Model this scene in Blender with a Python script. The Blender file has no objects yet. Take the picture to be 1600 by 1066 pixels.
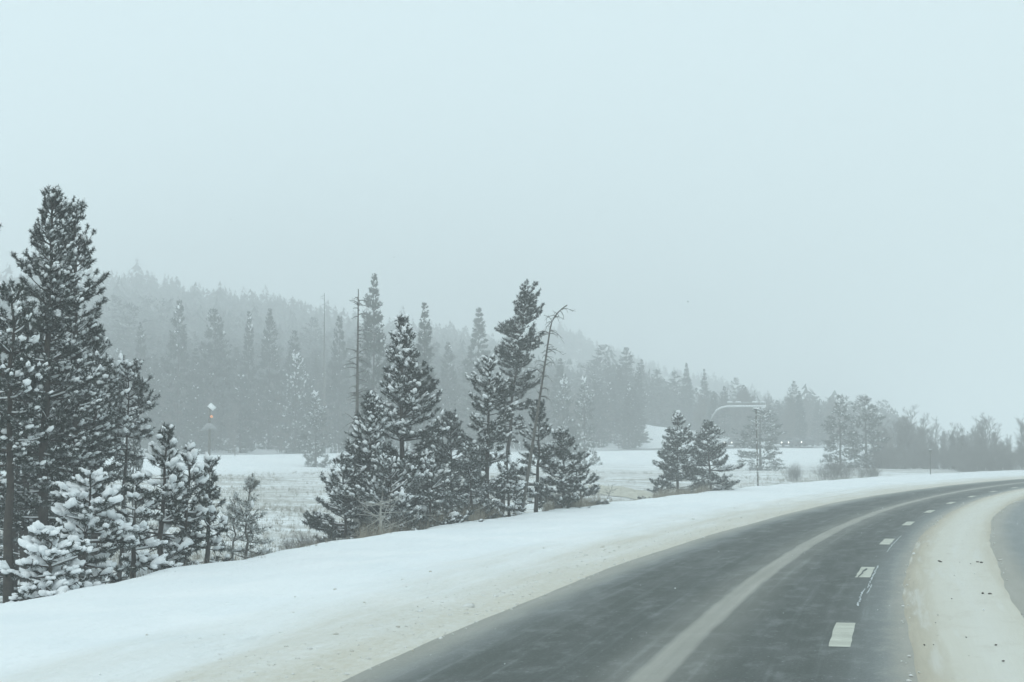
import bpy, math, random
import numpy as np
from mathutils import Vector

# ------------------------------------------------------------------ camera, light, exposure
SC = bpy.context.scene
COL = SC.collection
F_PX, CAM_H = 2667.0, 2.4
PITCH = math.atan(172.0 / F_PX)
cam_d = bpy.data.cameras.new('camera')
cam_d.sensor_width = 36.0
cam_d.lens = 36.0 * F_PX / 1600.0
cam_d.clip_start, cam_d.clip_end = 0.2, 5000.0
cam = bpy.data.objects.new('camera', cam_d)
cam.location = (0, 0, CAM_H)
cam.rotation_euler = (math.pi / 2 + PITCH, 0, 0)
COL.objects.link(cam)
SC.camera = cam

SUN_EL, SUN_ROT = math.radians(38), math.radians(200)
world = bpy.data.worlds.new('World')
SC.world = world
world.use_nodes = True
wn, wl = world.node_tree.nodes, world.node_tree.links
wn.clear()
sky = wn.new('ShaderNodeTexSky')
sky.sky_type = 'NISHITA'
sky.sun_disc = False
sky.sun_elevation, sky.sun_rotation = SUN_EL, SUN_ROT
sky.dust_density = 4.0
over = wn.new('ShaderNodeMix')            # an even cloud deck over the blue sky
over.data_type = 'RGBA'
over.inputs[0].default_value = 0.93
over.inputs[7].default_value = (6.70, 8.24, 8.70, 1)
bg = wn.new('ShaderNodeBackground')
bg.inputs[1].default_value = 0.1
wo = wn.new('ShaderNodeOutputWorld')
wl.new(sky.outputs[0], over.inputs[6])
wl.new(over.outputs[2], bg.inputs[0])
wl.new(bg.outputs[0], wo.inputs[0])

sun_d = bpy.data.lights.new('sun', 'SUN')
sun_d.energy = 0.5
sun_d.angle = math.radians(40)
sun_d.color = (1.0, 0.97, 0.93)
sun = bpy.data.objects.new('sun', sun_d)
sun.rotation_euler = (math.pi / 2 - SUN_EL, 0, math.pi - SUN_ROT)
sun.location = (0, -50, 200)
COL.objects.link(sun)

SC.view_settings.view_transform = 'Standard'
SC.view_settings.look = 'None'
SC.view_settings.exposure = 0.23
SC.view_settings.gamma = 1.0
SC.view_settings.use_curve_mapping = False
SC.cycles.volume_bounces = 4
SC.cycles.max_bounces = 6
SC.cycles.diffuse_bounces = 3

# ------------------------------------------------------------------ materials
def new_mat(name):
    m = bpy.data.materials.new(name)
    m.use_nodes = True
    nt = m.node_tree
    b = nt.nodes['Principled BSDF']
    return m, nt.nodes, nt.links, b

def ramp(nodes, stops, interp='LINEAR'):
    r = nodes.new('ShaderNodeValToRGB')
    r.color_ramp.interpolation = interp
    els = r.color_ramp.elements
    while len(els) < len(stops):
        els.new(0.5)
    for e, (p, c) in zip(els, stops):
        e.position = p
        e.color = (*c, 1) if isinstance(c, tuple) else (c, c, c, 1)
    return r

def noise(nodes, links, scale, detail=4, rough=.55, vec=None):
    n = nodes.new('ShaderNodeTexNoise')
    n.inputs['Scale'].default_value = scale
    n.inputs['Detail'].default_value = detail
    n.inputs['Roughness'].default_value = rough
    if vec is not None:
        links.new(vec, n.inputs['Vector'])
    return n

def mapping(nodes, links, vec, scale):
    mp = nodes.new('ShaderNodeMapping')
    mp.inputs['Scale'].default_value = scale
    links.new(vec, mp.inputs['Vector'])
    return mp.outputs[0]

def mix(nodes, links, fac, a, b):
    m = nodes.new('ShaderNodeMix')
    m.data_type = 'RGBA'
    for sock, v in ((m.inputs[0], fac), (m.inputs[6], a), (m.inputs[7], b)):
        if isinstance(v, (int, float)):
            sock.default_value = v
        elif isinstance(v, tuple):
            sock.default_value = (*v, 1)
        else:
            links.new(v, sock)
    return m.outputs[2]

def fmath(nodes, links, op, a, b=None, clamp=False):
    m = nodes.new('ShaderNodeMath')
    m.operation = op
    m.use_clamp = clamp
    for sock, v in ((m.inputs[0], a), (m.inputs[1], b)):
        if v is None:
            continue
        if isinstance(v, (int, float)):
            sock.default_value = v
        else:
            links.new(v, sock)
    return m.outputs[0]

def maprange(nodes, links, v, a, b, c=0.0, d=1.0, smooth=True):
    m = nodes.new('ShaderNodeMapRange')
    if smooth:
        m.interpolation_type = 'SMOOTHSTEP'
    links.new(v, m.inputs[0])
    for i, x in enumerate((a, b, c, d)):
        m.inputs[1 + i].default_value = x
    return m.outputs[0]

def bump(nodes, links, bsdf, h, strength, dist):
    b = nodes.new('ShaderNodeBump')
    b.inputs['Strength'].default_value = strength
    b.inputs['Distance'].default_value = dist
    links.new(h, b.inputs['Height'])
    links.new(b.outputs[0], bsdf.inputs['Normal'])

def simple_mat(name, col, rough=.6, nscale=None, col2=None, metal=0.0, spec=.3):
    m, n, l, b = new_mat(name)
    b.inputs['Roughness'].default_value = rough
    b.inputs['Metallic'].default_value = metal
    b.inputs['Specular IOR Level'].default_value = spec
    if nscale:
        tc = n.new('ShaderNodeTexCoord')
        nz = noise(n, l, nscale, 5, .6, tc.outputs['Object'])
        r = ramp(n, [(.35, col), (.65, col2)])
        l.new(nz.outputs[0], r.inputs[0])
        l.new(r.outputs[0], b.inputs['Base Color'])
    else:
        b.inputs['Base Color'].default_value = (*col, 1)
    return m

def ground_mat():
    m, n, l, b = new_mat('snow_ground')
    b.inputs['Roughness'].default_value = .75
    b.inputs['Specular IOR Level'].default_value = .15
    uv = n.new('ShaderNodeUVMap').outputs[0]
    geo = n.new('ShaderNodeNewGeometry').outputs['Position']
    sep = n.new('ShaderNodeSeparateXYZ')
    l.new(uv, sep.inputs[0])
    u = sep.outputs[0]
    # sand thrown on the snow beside the road, ragged along the road
    st = mapping(n, l, uv, (1.3, .10, 1))
    nz = noise(n, l, 1.0, 5, .6, st)
    nz2 = noise(n, l, 9.0, 4, .65, mapping(n, l, uv, (1, .45, 1)))
    uw = fmath(n, l, 'ADD', u, fmath(n, l, 'MULTIPLY', fmath(n, l, 'SUBTRACT', nz.outputs[0], .5), 4.5))
    left = maprange(n, l, uw, -10.0, -4.6)
    right = maprange(n, l, u, 40.0, 9.0)
    left = fmath(n, l, 'POWER', left, 1.7)
    sand = fmath(n, l, 'MULTIPLY', left, fmath(n, l, 'ADD', fmath(n, l, 'MULTIPLY', nz2.outputs[0], .8), .50), True)
    snow_c = ramp(n, [(.3, (.82, .86, .88)), (.7, (.90, .92, .93))])
    l.new(noise(n, l, .35, 3, .5, geo).outputs[0], snow_c.inputs[0])
    c = mix(n, l, sand, snow_c.outputs[0], (.60, .565, .475))
    # specks of grit
    gr = noise(n, l, 38, 2, .6, uv)
    grit = fmath(n, l, 'MULTIPLY', maprange(n, l, gr.outputs[0], .66, .72),
                 maprange(n, l, uw, -10.5, -5.0, 0.0, .55))
    c = mix(n, l, grit, c, (.38, .34, .27))
    # dry grass stubble shows through the thin snow of the meadow
    far_u = maprange(n, l, u, -17.5, -24.0)
    gn = noise(n, l, 1.0, 6, .7, mapping(n, l, geo, (.10, .35, .3)))
    gf = noise(n, l, 1.0, 5, .75, mapping(n, l, geo, (1.3, 2.4, 1)))
    gsum = fmath(n, l, 'ADD', fmath(n, l, 'MULTIPLY', gn.outputs[0], .65), fmath(n, l, 'MULTIPLY', gf.outputs[0], .5))
    gp_ = n.new('ShaderNodeSeparateXYZ')
    l.new(geo, gp_.inputs[0])
    to_road = fmath(n, l, 'SUBTRACT', fmath(n, l, 'ADD', fmath(n, l, 'MULTIPLY', gp_.outputs[0], .8), 237.0), gp_.outputs[1])
    far_u = fmath(n, l, 'MULTIPLY', far_u, maprange(n, l, to_road, 22, 66))     # the ploughed bank of the far highway is clean snow
    grass = fmath(n, l, 'MULTIPLY', maprange(n, l, gsum, .47, .66, 0, .8), far_u)
    c = mix(n, l, grass, c, (.33, .31, .26))
    l.new(c, b.inputs['Base Color'])
    h1 = noise(n, l, 1.0, 6, .6, mapping(n, l, uv, (1.1, .16, 1)))
    h2 = noise(n, l, 6.0, 4, .6, mapping(n, l, uv, (1, .5, 1)))
    h = fmath(n, l, 'ADD', h1.outputs[0], fmath(n, l, 'MULTIPLY', h2.outputs[0], .22))
    bump(n, l, b, h, .75, .30)
    return m

def asphalt_mat():
    m, n, l, b = new_mat('wet_asphalt')
    uv = n.new('ShaderNodeUVMap').outputs[0]
    sep = n.new('ShaderNodeSeparateXYZ')
    l.new(uv, sep.inputs[0])
    u = sep.outputs[0]
    big = noise(n, l, 1.0, 6, .62, mapping(n, l, uv, (1.6, .22, 1)))
    fine = noise(n, l, 26, 4, .75, mapping(n, l, uv, (1, .45, 1)))
    streak = noise(n, l, 1.0, 5, .6, mapping(n, l, uv, (6.0, .12, 1)))
    base = ramp(n, [(.33, (.048, .056, .050)), (.67, (.104, .117, .107))])
    l.new(fmath(n, l, 'ADD', fmath(n, l, 'MULTIPLY', big.outputs[0], .5), fmath(n, l, 'MULTIPLY', fine.outputs[0], .5)), base.inputs[0])
    c = base.outputs[0]
    # blown snow dust, thicker near the snow edges and the strip between the wheel tracks
    wob = fmath(n, l, 'MULTIPLY', fmath(n, l, 'SUBTRACT', big.outputs[0], .5), 1.1)
    uu = fmath(n, l, 'ADD', u, wob)
    edge = maprange(n, l, uu, -3.7, -5.25, 0, .62)
    redge = maprange(n, l, uu, -.3, .95, 0, .60)
    dust = fmath(n, l, 'ADD', fmath(n, l, 'ADD', edge, redge), maprange(n, l, streak.outputs[0], .5, .8, 0, .26), True)
    c = mix(n, l, fmath(n, l, 'MULTIPLY', dust, fmath(n, l, 'ADD', fine.outputs[0], .45), True), c, (.36, .385, .385))
    # patchy grey salt bloom
    bl = noise(n, l, 1.0, 5, .7, mapping(n, l, uv, (2.4, 1.0, 1)))
    c = mix(n, l, maprange(n, l, bl.outputs[0], .48, .70, 0, .22), c, (.38, .40, .40))
    # strip of sandy packed snow between the wheel tracks of the left lane
    sw = noise(n, l, 1.0, 4, .55, mapping(n, l, uv, (.5, .3, 1)))
    wsw = fmath(n, l, 'MULTIPLY', fmath(n, l, 'SUBTRACT', sw.outputs[0], .5), .16)
    du = fmath(n, l, 'ABSOLUTE', fmath(n, l, 'ADD', fmath(n, l, 'ADD', u, 1.9), wsw))
    core = maprange(n, l, du, .28, .12, 0, .68)
    halo = maprange(n, l, du, .95, .15, 0, .22)
    sm = fmath(n, l, 'MULTIPLY', fmath(n, l, 'MAXIMUM', core, halo), fmath(n, l, 'ADD', fmath(n, l, 'MULTIPLY', streak.outputs[0], .7), .55), True)
    c = mix(n, l, sm, c, (.50, .485, .43))
    # tan grit and slush fading out from the edges of the packed snow
    gn = fmath(n, l, 'ADD', fmath(n, l, 'MULTIPLY', fine.outputs[0], .7), .35)
    ub = fmath(n, l, 'ADD', u, fmath(n, l, 'MULTIPLY', fmath(n, l, 'SUBTRACT', bl.outputs[0], .5), .5))
    t1 = fmath(n, l, 'MULTIPLY', maprange(n, l, ub, .38, .86, 0, .85), maprange(n, l, ub, 3.35, 2.75, 0, 1))
    t2 = maprange(n, l, ub, -4.35, -5.05, 0, .7)
    c = mix(n, l, fmath(n, l, 'MULTIPLY', fmath(n, l, 'MAXIMUM', t1, t2), gn, True), c, (.44, .41, .34))
    # small white flecks of trodden snow
    fl = noise(n, l, 16, 2, .5, uv)
    c = mix(n, l, maprange(n, l, fl.outputs[0], .68, .74, 0, .42), c, (.6, .64, .66))
    l.new(c, b.inputs['Base Color'])
    ro = maprange(n, l, big.outputs[0], .3, .7, .50, .75)
    l.new(ro, b.inputs['Roughness'])
    b.inputs['Specular IOR Level'].default_value = .14
    bump(n, l, b, fine.outputs[0], .4, .012)
    return m

def strip_mat():
    m, n, l, b = new_mat('sanded_snow')
    b.inputs['Roughness'].default_value = .8
    b.inputs['Specular IOR Level'].default_value = .15
    uv = n.new('ShaderNodeUVMap').outputs[0]
    sep = n.new('ShaderNodeSeparateXYZ')
    l.new(uv, sep.inputs[0])
    mid = fmath(n, l, 'ABSOLUTE', fmath(n, l, 'SUBTRACT', sep.outputs[0], 1.85))
    st = noise(n, l, 1.0, 5, .6, mapping(n, l, uv, (3.2, .16, 1)))
    cl = noise(n, l, 1.0, 5, .65, mapping(n, l, uv, (2.0, .8, 1)))
    md = fmath(n, l, 'ADD', mid, fmath(n, l, 'MULTIPLY', fmath(n, l, 'SUBTRACT', st.outputs[0], .5), .9))
    r = ramp(n, [(.0, (.665, .655, .595)), (.5, (.625, .605, .53)), (.82, (.51, .47, .38)), (1.0, (.42, .385, .31))])
    l.new(md, r.inputs[0])
    c = mix(n, l, maprange(n, l, cl.outputs[0], .5, .7, 0, .35), r.outputs[0], (.52, .485, .41))
    tr = maprange(n, l, st.outputs[0], .52, .66, 0, .75)
    c = mix(n, l, fmath(n, l, 'MULTIPLY', tr, .7), c, (.69, .69, .65))
    gr = noise(n, l, 11, 3, .65, mapping(n, l, uv, (1, .6, 1)))
    c = mix(n, l, maprange(n, l, gr.outputs[0], .67, .74, 0, .75), c, (.22, .19, .14))
    l.new(c, b.inputs['Base Color'])
    h = fmath(n, l, 'ADD', st.outputs[0], fmath(n, l, 'MULTIPLY', cl.outputs[0], .5))
    bump(n, l, b, h, .5, .05)
    return m

def needle_mat(name, dark, light, frost, frost_lo=.52, frost_hi=.62, scale=5.0):
    m, n, l, b = new_mat(name)
    b.inputs['Roughness'].default_value = .7
    b.inputs['Specular IOR Level'].default_value = .15
    tc = n.new('ShaderNodeTexCoord').outputs['Object']
    a = noise(n, l, 1.4, 3, .6, tc)
    r = ramp(n, [(.35, dark), (.65, light)])
    l.new(a.outputs[0], r.inputs[0])
    f = noise(n, l, scale, 4, .7, tc)
    c = mix(n, l, maprange(n, l, f.outputs[0], frost_lo, frost_hi, 0, frost), r.outputs[0], (.78, .82, .84))
    l.new(c, b.inputs['Base Color'])
    return m

def snow_lump_mat():
    m, n, l, b = new_mat('clinging_snow')
    b.inputs['Roughness'].default_value = .75
    b.inputs['Specular IOR Level'].default_value = .12
    tc = n.new('ShaderNodeTexCoord').outputs['Object']
    r = ramp(n, [(.3, (.80, .83, .85)), (.7, (.90, .92, .93))])
    nz = noise(n, l, 9, 3, .6, tc)
    l.new(nz.outputs[0], r.inputs[0])
    l.new(r.outputs[0], b.inputs['Base Color'])
    bump(n, l, b, noise(n, l, 22, 3, .6, tc).outputs[0], .5, .03)
    return m

M = {
    'ground': ground_mat(), 'asphalt': asphalt_mat(), 'strip': strip_mat(), 'snow': snow_lump_mat(),
    'needle': needle_mat('pine_needles', (.014, .025, .021), (.034, .046, .035), .5, .52, .66, 6),
    'needle_frost': needle_mat('frosted_needles', (.024, .035, .031), (.05, .06, .05), .6, .50, .64, 7),
    'needle_grey': needle_mat('thin_grey_needles', (.13, .14, .125), (.22, .225, .20), .65, .44, .58, 7),
    'needle_far': needle_mat('conifer_needles', (.02, .032, .029), (.04, .052, .044), .22, .54, .70, 1.6),
    'needle_far_snow': needle_mat('snowy_conifer_needles', (.03, .043, .039), (.06, .073, .065), .5, .52, .66, 1.5),
    'bark': simple_mat('pine_bark', (.024, .022, .019), .9, 8, (.065, .056, .048)),
    'dead': simple_mat('weathered_wood', (.06, .057, .05), .9, 9, (.14, .135, .12)),
    'pale_dead': simple_mat('bleached_wood', (.30, .29, .26), .9, 9, (.52, .52, .49)),
    'twig': simple_mat('bare_twigs', (.085, .078, .068), .9, 2, (.19, .18, .165)),
    'grass': simple_mat('dry_grass', (.17, .15, .115), .9, 3, (.32, .29, .23)),
    'paint': simple_mat('road_paint', (.46, .465, .40), .75, 2.2, (.60, .61, .535)),
    'seam': simple_mat('snow_in_seam', (.45, .49, .50), .8, 9, (.66, .70, .72)),
    'crumb': simple_mat('dirty_snow_crumb', (.52, .50, .44), .8, 3, (.76, .78, .78)),
    'clod': simple_mat('dirt_clod', (.05, .045, .04), .9, 20, (.10, .09, .075)),
    'post': simple_mat('dark_steel_post', (.07, .07, .065), .6, 6, (.14, .125, .105), .2),
    'steel': simple_mat('galvanised_steel', (.36, .38, .39), .5, 5, (.46, .48, .49), .5),
    'pale_board': simple_mat('pale_board', (.25, .265, .27), .6, 6, (.36, .375, .38)),
    'car': simple_mat('dark_car_paint', (.03, .033, .038), .35, 3, (.05, .052, .056)),
    'glass': simple_mat('car_glass', (.02, .024, .028), .1),
    'tyre': simple_mat('tyre_rubber', (.02, .02, .02), .9),
    'tan': simple_mat('tan_dry_sedge', (.36, .335, .255), .9, 1.2, (.60, .585, .50)),
    'mud_road': simple_mat('snowy_far_asphalt', (.20, .21, .21), .8, .6, (.34, .36, .36)),
}
def emis(name, col, s):
    m, n, l, b = new_mat(name)
    b.inputs['Base Color'].default_value = (*col, 1)
    b.inputs['Emission Color'].default_value = (*col, 1)
    b.inputs['Emission Strength'].default_value = s
    return m
M['lamp'] = emis('lit_headlight', (1.0, .98, .92), 3.2)
M['amber'] = emis('lit_amber_lamp', (1.0, .40, .16), .30)

# ------------------------------------------------------------------ mesh helpers
def mesh_np(name, V, Fs, mat, smooth=False, uv=None):
    """V (n,3); Fs (m,3) or (m,4) array, or a list of such arrays."""
    if not isinstance(Fs, (list, tuple)):
        Fs = [Fs]
    me = bpy.data.meshes.new(name)
    V = np.asarray(V, np.float32)
    me.vertices.add(len(V))
    me.vertices.foreach_set('co', V.ravel())
    loops = np.concatenate([np.asarray(f, np.int32).ravel() for f in Fs])
    tot = np.concatenate([np.full(len(f), np.asarray(f).shape[1], np.int32) for f in Fs])
    start = np.concatenate([[0], np.cumsum(tot)[:-1]]).astype(np.int32)
    me.loops.add(len(loops))
    me.loops.foreach_set('vertex_index', loops)
    me.polygons.add(len(tot))
    me.polygons.foreach_set('loop_start', start)
    me.polygons.foreach_set('loop_total', tot)
    if smooth:
        me.polygons.foreach_set('use_smooth', np.ones(len(tot), bool))
    me.update(calc_edges=True)
    if uv is not None:
        lay = me.uv_layers.new(name='UVMap')
        lay.data.foreach_set('uv', np.asarray(uv, np.float32)[loops].ravel())
    me.materials.append(mat)
    return me

def link(name, me, parent=None, label=None, cat=None, group=None, kind=None, loc=None):
    o = bpy.data.objects.new(name, me)
    COL.objects.link(o)
    if parent is not None:
        o.parent = parent
    if loc is not None:
        o.location = loc
    for k, v in (('label', label), ('category', cat), ('group', group), ('kind', kind)):
        if v:
            o[k] = v
    return o

class Acc:
    def __init__(self):
        self.V, self.T, self.Q, self.n = [], [], [], 0
    def add(self, V, T=None, Q=None):
        V = np.asarray(V, float).reshape(-1, 3)
        if T is not None and len(T):
            self.T.append(np.asarray(T, int) + self.n)
        if Q is not None and len(Q):
            self.Q.append(np.asarray(Q, int) + self.n)
        self.V.append(V)
        self.n += len(V)
    def mesh(self, name, mat, smooth=False):
        Fs = []
        if self.T: Fs.append(np.concatenate(self.T))
        if self.Q: Fs.append(np.concatenate(self.Q))
        return mesh_np(name, np.concatenate(self.V), Fs, mat, smooth)

def norm(a):
    return a / np.maximum(np.linalg.norm(a, axis=-1, keepdims=True), 1e-9)

def tubes(acc, P, R, sides=3, cap=False):
    """P (n,m,3) polylines, R (n,m) radii."""
    P = np.asarray(P, float); R = np.asarray(R, float)
    n, m, _ = P.shape
    if n == 0: return
    T = np.gradient(P, axis=1)
    T = norm(T)
    ref = np.where(np.abs(T[..., 2:3]) > .9, np.array([1., 0, 0]), np.array([0, 0, 1.]))
    A = norm(np.cross(T, ref)); B = np.cross(T, A)
    a = np.arange(sides) * 2 * math.pi / sides
    ring = P[:, :, None, :] + R[:, :, None, None] * (A[:, :, None, :] * np.cos(a)[None, None, :, None] + B[:, :, None, :] * np.sin(a)[None, None, :, None])
    idx = np.arange(n * m * sides).reshape(n, m, sides)
    nx = np.roll(idx, -1, axis=2)
    q = np.stack([idx[:, :-1], nx[:, :-1], nx[:, 1:], idx[:, 1:]], -1).reshape(-1, 4)
    acc.add(ring, Q=q)
    if cap and sides == 4:
        acc.add(ring[:, -1].reshape(-1, 3), Q=np.arange(n * 4).reshape(n, 4))

def box(acc, c, s, rot=None):
    v = np.array([[x, y, z] for x in (-.5, .5) for y in (-.5, .5) for z in (-.5, .5)]) * np.asarray(s)
    if rot is not None: v = v @ np.asarray(rot).T
    acc.add(v + np.asarray(c), Q=[(0, 1, 3, 2), (4, 6, 7, 5), (0, 4, 5, 1), (2, 3, 7, 6), (0, 2, 6, 4), (1, 5, 7, 3)])

def unit_blob():
    import bmesh
    bm = bmesh.new()
    bmesh.ops.create_icosphere(bm, subdivisions=1, radius=1)
    V = np.array([v.co[:] for v in bm.verts]); T = np.array([[v.index for v in f.verts] for f in bm.faces])
    bm.free()
    return V, T
def unit_blob2():
    import bmesh
    bm = bmesh.new()
    bmesh.ops.create_icosphere(bm, subdivisions=2, radius=1)
    V = np.array([v.co[:] for v in bm.verts]); T = np.array([[v.index for v in f.verts] for f in bm.faces])
    bm.free()
    return V, T
B1, B2 = unit_blob(), unit_blob2()

def blobs(acc, rng, P, D, L, W, Hh, fine=False, jit=.22):
    """Lumps of snow lying along D."""
    n = len(P)
    if n == 0: return
    V, T = B2 if fine else B1
    D = norm(D)
    S = norm(np.cross(D, np.array([0, 0, 1.])) + 1e-6)
    U = norm(np.cross(S, D))
    jj = 1 + rng.uniform(-jit, jit, (n, len(V)))
    loc = V[None] * jj[..., None]
    pts = P[:, None] + loc[..., 0:1] * (D * L[:, None])[:, None] + loc[..., 1:2] * (S * W[:, None])[:, None] + loc[..., 2:3] * (U * Hh[:, None])[:, None]
    off = (np.arange(n) * len(V))[:, None, None]
    acc.add(pts, T=(T[None] + off).reshape(-1, 3))

def tufts(acc, rng, P, D, S, k, width, fwd=.75):
    """Bundles of k needles around the shoot direction D."""
    n = len(P)
    if n == 0: return
    r = rng.normal(size=(n, k, 3))
    d = norm(norm(D)[:, None] * fwd + norm(r) * .9)
    base = P[:, None] + norm(D)[:, None] * (rng.uniform(-.65, .45, (n, k, 1)) * S[:, None, None])
    tip = base + d * (S[:, None, None] * rng.uniform(.8, 1.08, (n, k, 1)))
    w = norm(np.cross(d, rng.normal(size=(n, k, 3)))) * (width * S)[:, None, None]
    tri = np.stack([base - w, base + w, tip], 2).reshape(-1, 3)
    acc.add(tri, T=np.arange(len(tri)).reshape(-1, 3))

PROF = {
    'cone':   ([0, .12, .35, .6, .82, 1], [.7, 1, .92, .62, .33, .08]),
    'spruce': ([0, .08, .3, .6, .85, 1], [.85, 1, .86, .60, .30, .04]),
    'column': ([0, .15, .45, .7, .88, 1], [.7, .95, 1, .85, .52, .15]),
    'bush':   ([0, .2, .5, .8, 1], [1, 1, .85, .5, .15]),
    'round':  ([0, .2, .5, .8, .95, 1], [.35, .8, 1, .85, .5, .25]),
}

def conifer(seed, H, R, cb=.1, prof='cone', lean=(0, 0), gap=.30, nb=5, tuft=.132, kneed=18, nw=.13,
            snow=.35, snow_size=1.0, limb_snow=.25, trunk_r=None, e_low=-4, e_high=45, curl=35, droop=0,
            shoot_step=.115, gaps=.10, wob=.04, fine_snow=False, bend=0.0, lmin=.12, top_thin=.15, fluff=.74):
    rng = np.random.default_rng(seed)
    tr = trunk_r or .012 * H + .03
    m = 10
    f = np.linspace(0, 1, m)
    tp = np.stack([lean[0] * (f + bend * np.sin(f * math.pi)) + rng.normal(0, wob, m) * f, lean[1] * f + rng.normal(0, wob, m) * f, f * H], 1)
    trunk = Acc()
    tubes(trunk, tp[None], (tr * (1 - .93 * f) + .006)[None], 8)
    limbs = Acc()
    # limbs
    t0 = []
    z = cb * H
    while z < H * .985:
        k = int(nb + rng.integers(-1, 2))
        if rng.random() > gaps * .6:
            t0 += [z / H + rng.normal(0, .006)] * max(2, k if z < H * .85 else k - 1)
        z += gap * rng.uniform(.75, 1.25) * (1.15 - .7 * z / H)
    t = np.clip(np.array(t0), 0, .995)
    n = len(t)
    q = np.clip((t - cb) / (1 - cb), 0, 1)
    Lr = R * np.interp(q, *PROF[prof])
    az = rng.uniform(0, 2 * math.pi, n)
    # whole sides thin out so the outline is uneven
    ph = rng.uniform(0, 6.28, 3)
    lump = .86 + .18 * np.sin(az * 1 + q * 9 + ph[0]) + .16 * np.sin(az * 2 - q * 17 + ph[1])
    Lb = Lr * lump * rng.uniform(.68, 1.15, n) + lmin * (1 - .75 * q)
    keep = rng.random(n) > gaps
    t, q, az, Lb = t[keep], q[keep], az[keep], Lb[keep]
    n = len(t)
    start = np.stack([np.interp(t, f, tp[:, i]) for i in range(3)], 1)
    e0 = np.radians(e_low + (e_high - e_low) * q ** 1.6 + rng.normal(0, 9, n))
    mm = 6
    ff = np.linspace(0, 1, mm)
    el = e0[:, None] + np.radians(curl) * (ff[None] ** 1.7) * rng.uniform(.5, 1.3, (n, 1)) - np.radians(droop) * np.sin(ff[None] * math.pi) * (1 - q[:, None])
    azz = az[:, None] + rng.normal(0, .10, (n, mm)).cumsum(1)
    dirs = np.stack([np.cos(azz) * np.cos(el), np.sin(azz) * np.cos(el), np.sin(el)], -1)
    seg = dirs * (Lb / (mm - 1))[:, None, None]
    BP = np.concatenate([start[:, None], start[:, None] + np.cumsum(seg[:, :-1], 1)], 1)
    br = (.010 + .012 * Lb)[:, None] * (1 - .8 * ff)[None]
    tubes(limbs, BP, br, 3)
    # side shoots
    ns = np.maximum(3, (Lb / shoot_step).astype(int))
    bi = np.repeat(np.arange(n), ns)
    fr = rng.uniform(.22, 1.0, len(bi)) ** .8
    x = fr * (mm - 1); i0 = np.minimum(x.astype(int), mm - 2); w = (x - i0)[:, None]
    sp = BP[bi, i0] * (1 - w) + BP[bi, i0 + 1] * w
    tang = dirs[bi, i0]
    side = norm(np.cross(tang, np.array([0, 0, 1.]))) * np.where(rng.random(len(bi)) < .5, -1, 1)[:, None]
    sd = norm(tang + side * rng.uniform(.4, 1.1, (len(bi), 1)) + np.array([0, 0, 1.]) * rng.uniform(-.1, .7, (len(bi), 1)))
    sl = (.10 + .30 * Lb[bi] * (1 - fr * .85)) * rng.uniform(.6, 1.2, len(bi))
    sp = np.concatenate([sp, BP[:, -1]]); sd = np.concatenate([sd, dirs[:, -1]]); sl = np.concatenate([sl, np.full(n, .10)])
    tubes(limbs, np.stack([sp, sp + sd * (sl * .9)[:, None]], 1), np.tile([[.007, .004]], (len(sp), 1)), 3)
    # leader
    lead = np.array([tp[-1]]); 
    nt = np.maximum(1, np.round(sl / (tuft * .75)).astype(int))
    ti = np.repeat(np.arange(len(sp)), nt)
    first = np.concatenate([[0], np.cumsum(nt)[:-1]])
    k = np.arange(len(ti)) - first[ti]
    pos = sp[ti] + sd[ti] * (sl[ti] * (k + 1) / nt[ti])[:, None] + rng.normal(0, .015, (len(ti), 3))
    dd = norm(sd[ti] + np.array([0, 0, .25]))
    sz = tuft * rng.uniform(.8, 1.2, len(ti)) * (1 - top_thin * np.clip((pos[:, 2] / H - .6) / .4, 0, 1))
    crown = Acc()
    tufts(crown, rng, pos, dd, sz * fluff, kneed, nw, .5 if fluff < 1 else .75)
    kk = 6
    tufts(crown, rng, tp[-1] + np.array([0, 0, -1.]) * np.linspace(-.03, .35, kk)[:, None], np.tile([[0, 0, 1.]], (kk, 1)) + rng.normal(0, .3, (kk, 3)), np.full(kk, tuft * .6 * (1 - .6 * top_thin)), kneed, nw)
    sn = Acc()
    if snow > 0:
        # snow catches on patches of shoots, less near the trunk
        patch = np.sin(pos[:, 0] * 2.3 + ph[0]) + np.sin(pos[:, 1] * 2.1 + ph[1]) + np.sin(pos[:, 2] * 2.9 + ph[2])
        pr = snow * (1.45 if fluff < 1 else 1) * np.clip(.8 + .36 * patch, .08, 2.2)
        sel = rng.random(len(pos)) < pr * (tuft * .75 / .12)
        P = pos[sel]; D = dd[sel] + rng.normal(0, .15, (sel.sum(), 3)); D[:, 2] *= .6
        s = snow_size * np.clip(rng.lognormal(-.12, .33, sel.sum()), .4, 1.5)
        ar = rng.uniform(.8, 1.25, len(s))
        blobs(sn, rng, P + np.array([0, 0, .05 if fluff < 1 else .035 * snow_size]), D, .098 * s * ar, .068 * s / ar ** .5, .048 * s, fine_snow, .28)
        dus = rng.random(len(pos)) < np.clip(pr * .8, 0, .6)
        tufts(sn, rng, pos[dus] + np.array([0, 0, .03 * tuft / .145]), dd[dus] * [1, 1, .5], sz[dus] * .52, 4, .17)
        ls = rng.random(n) < limb_snow
        if ls.any():
            tubes(sn, BP[ls][:, :5] + np.array([0, 0, .012]) + br[ls][:, :5, None] * np.array([0, 0, 1.]), np.tile([[.018, .022, .02, .018, .012]], (ls.sum(), 1)) * (.7 + .3 * snow_size), 4)
    return trunk, limbs, crown, sn

# ------------------------------------------------------------------ the lie of the land
R0 = 518.0
TH0 = math.atan(.1746)
P0 = np.array([-.13, 0.0])
CC = P0 + R0 * np.array([math.cos(TH0), -math.sin(TH0)])
PHI0 = math.atan2(P0[1] - CC[1], P0[0] - CC[0])

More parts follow.
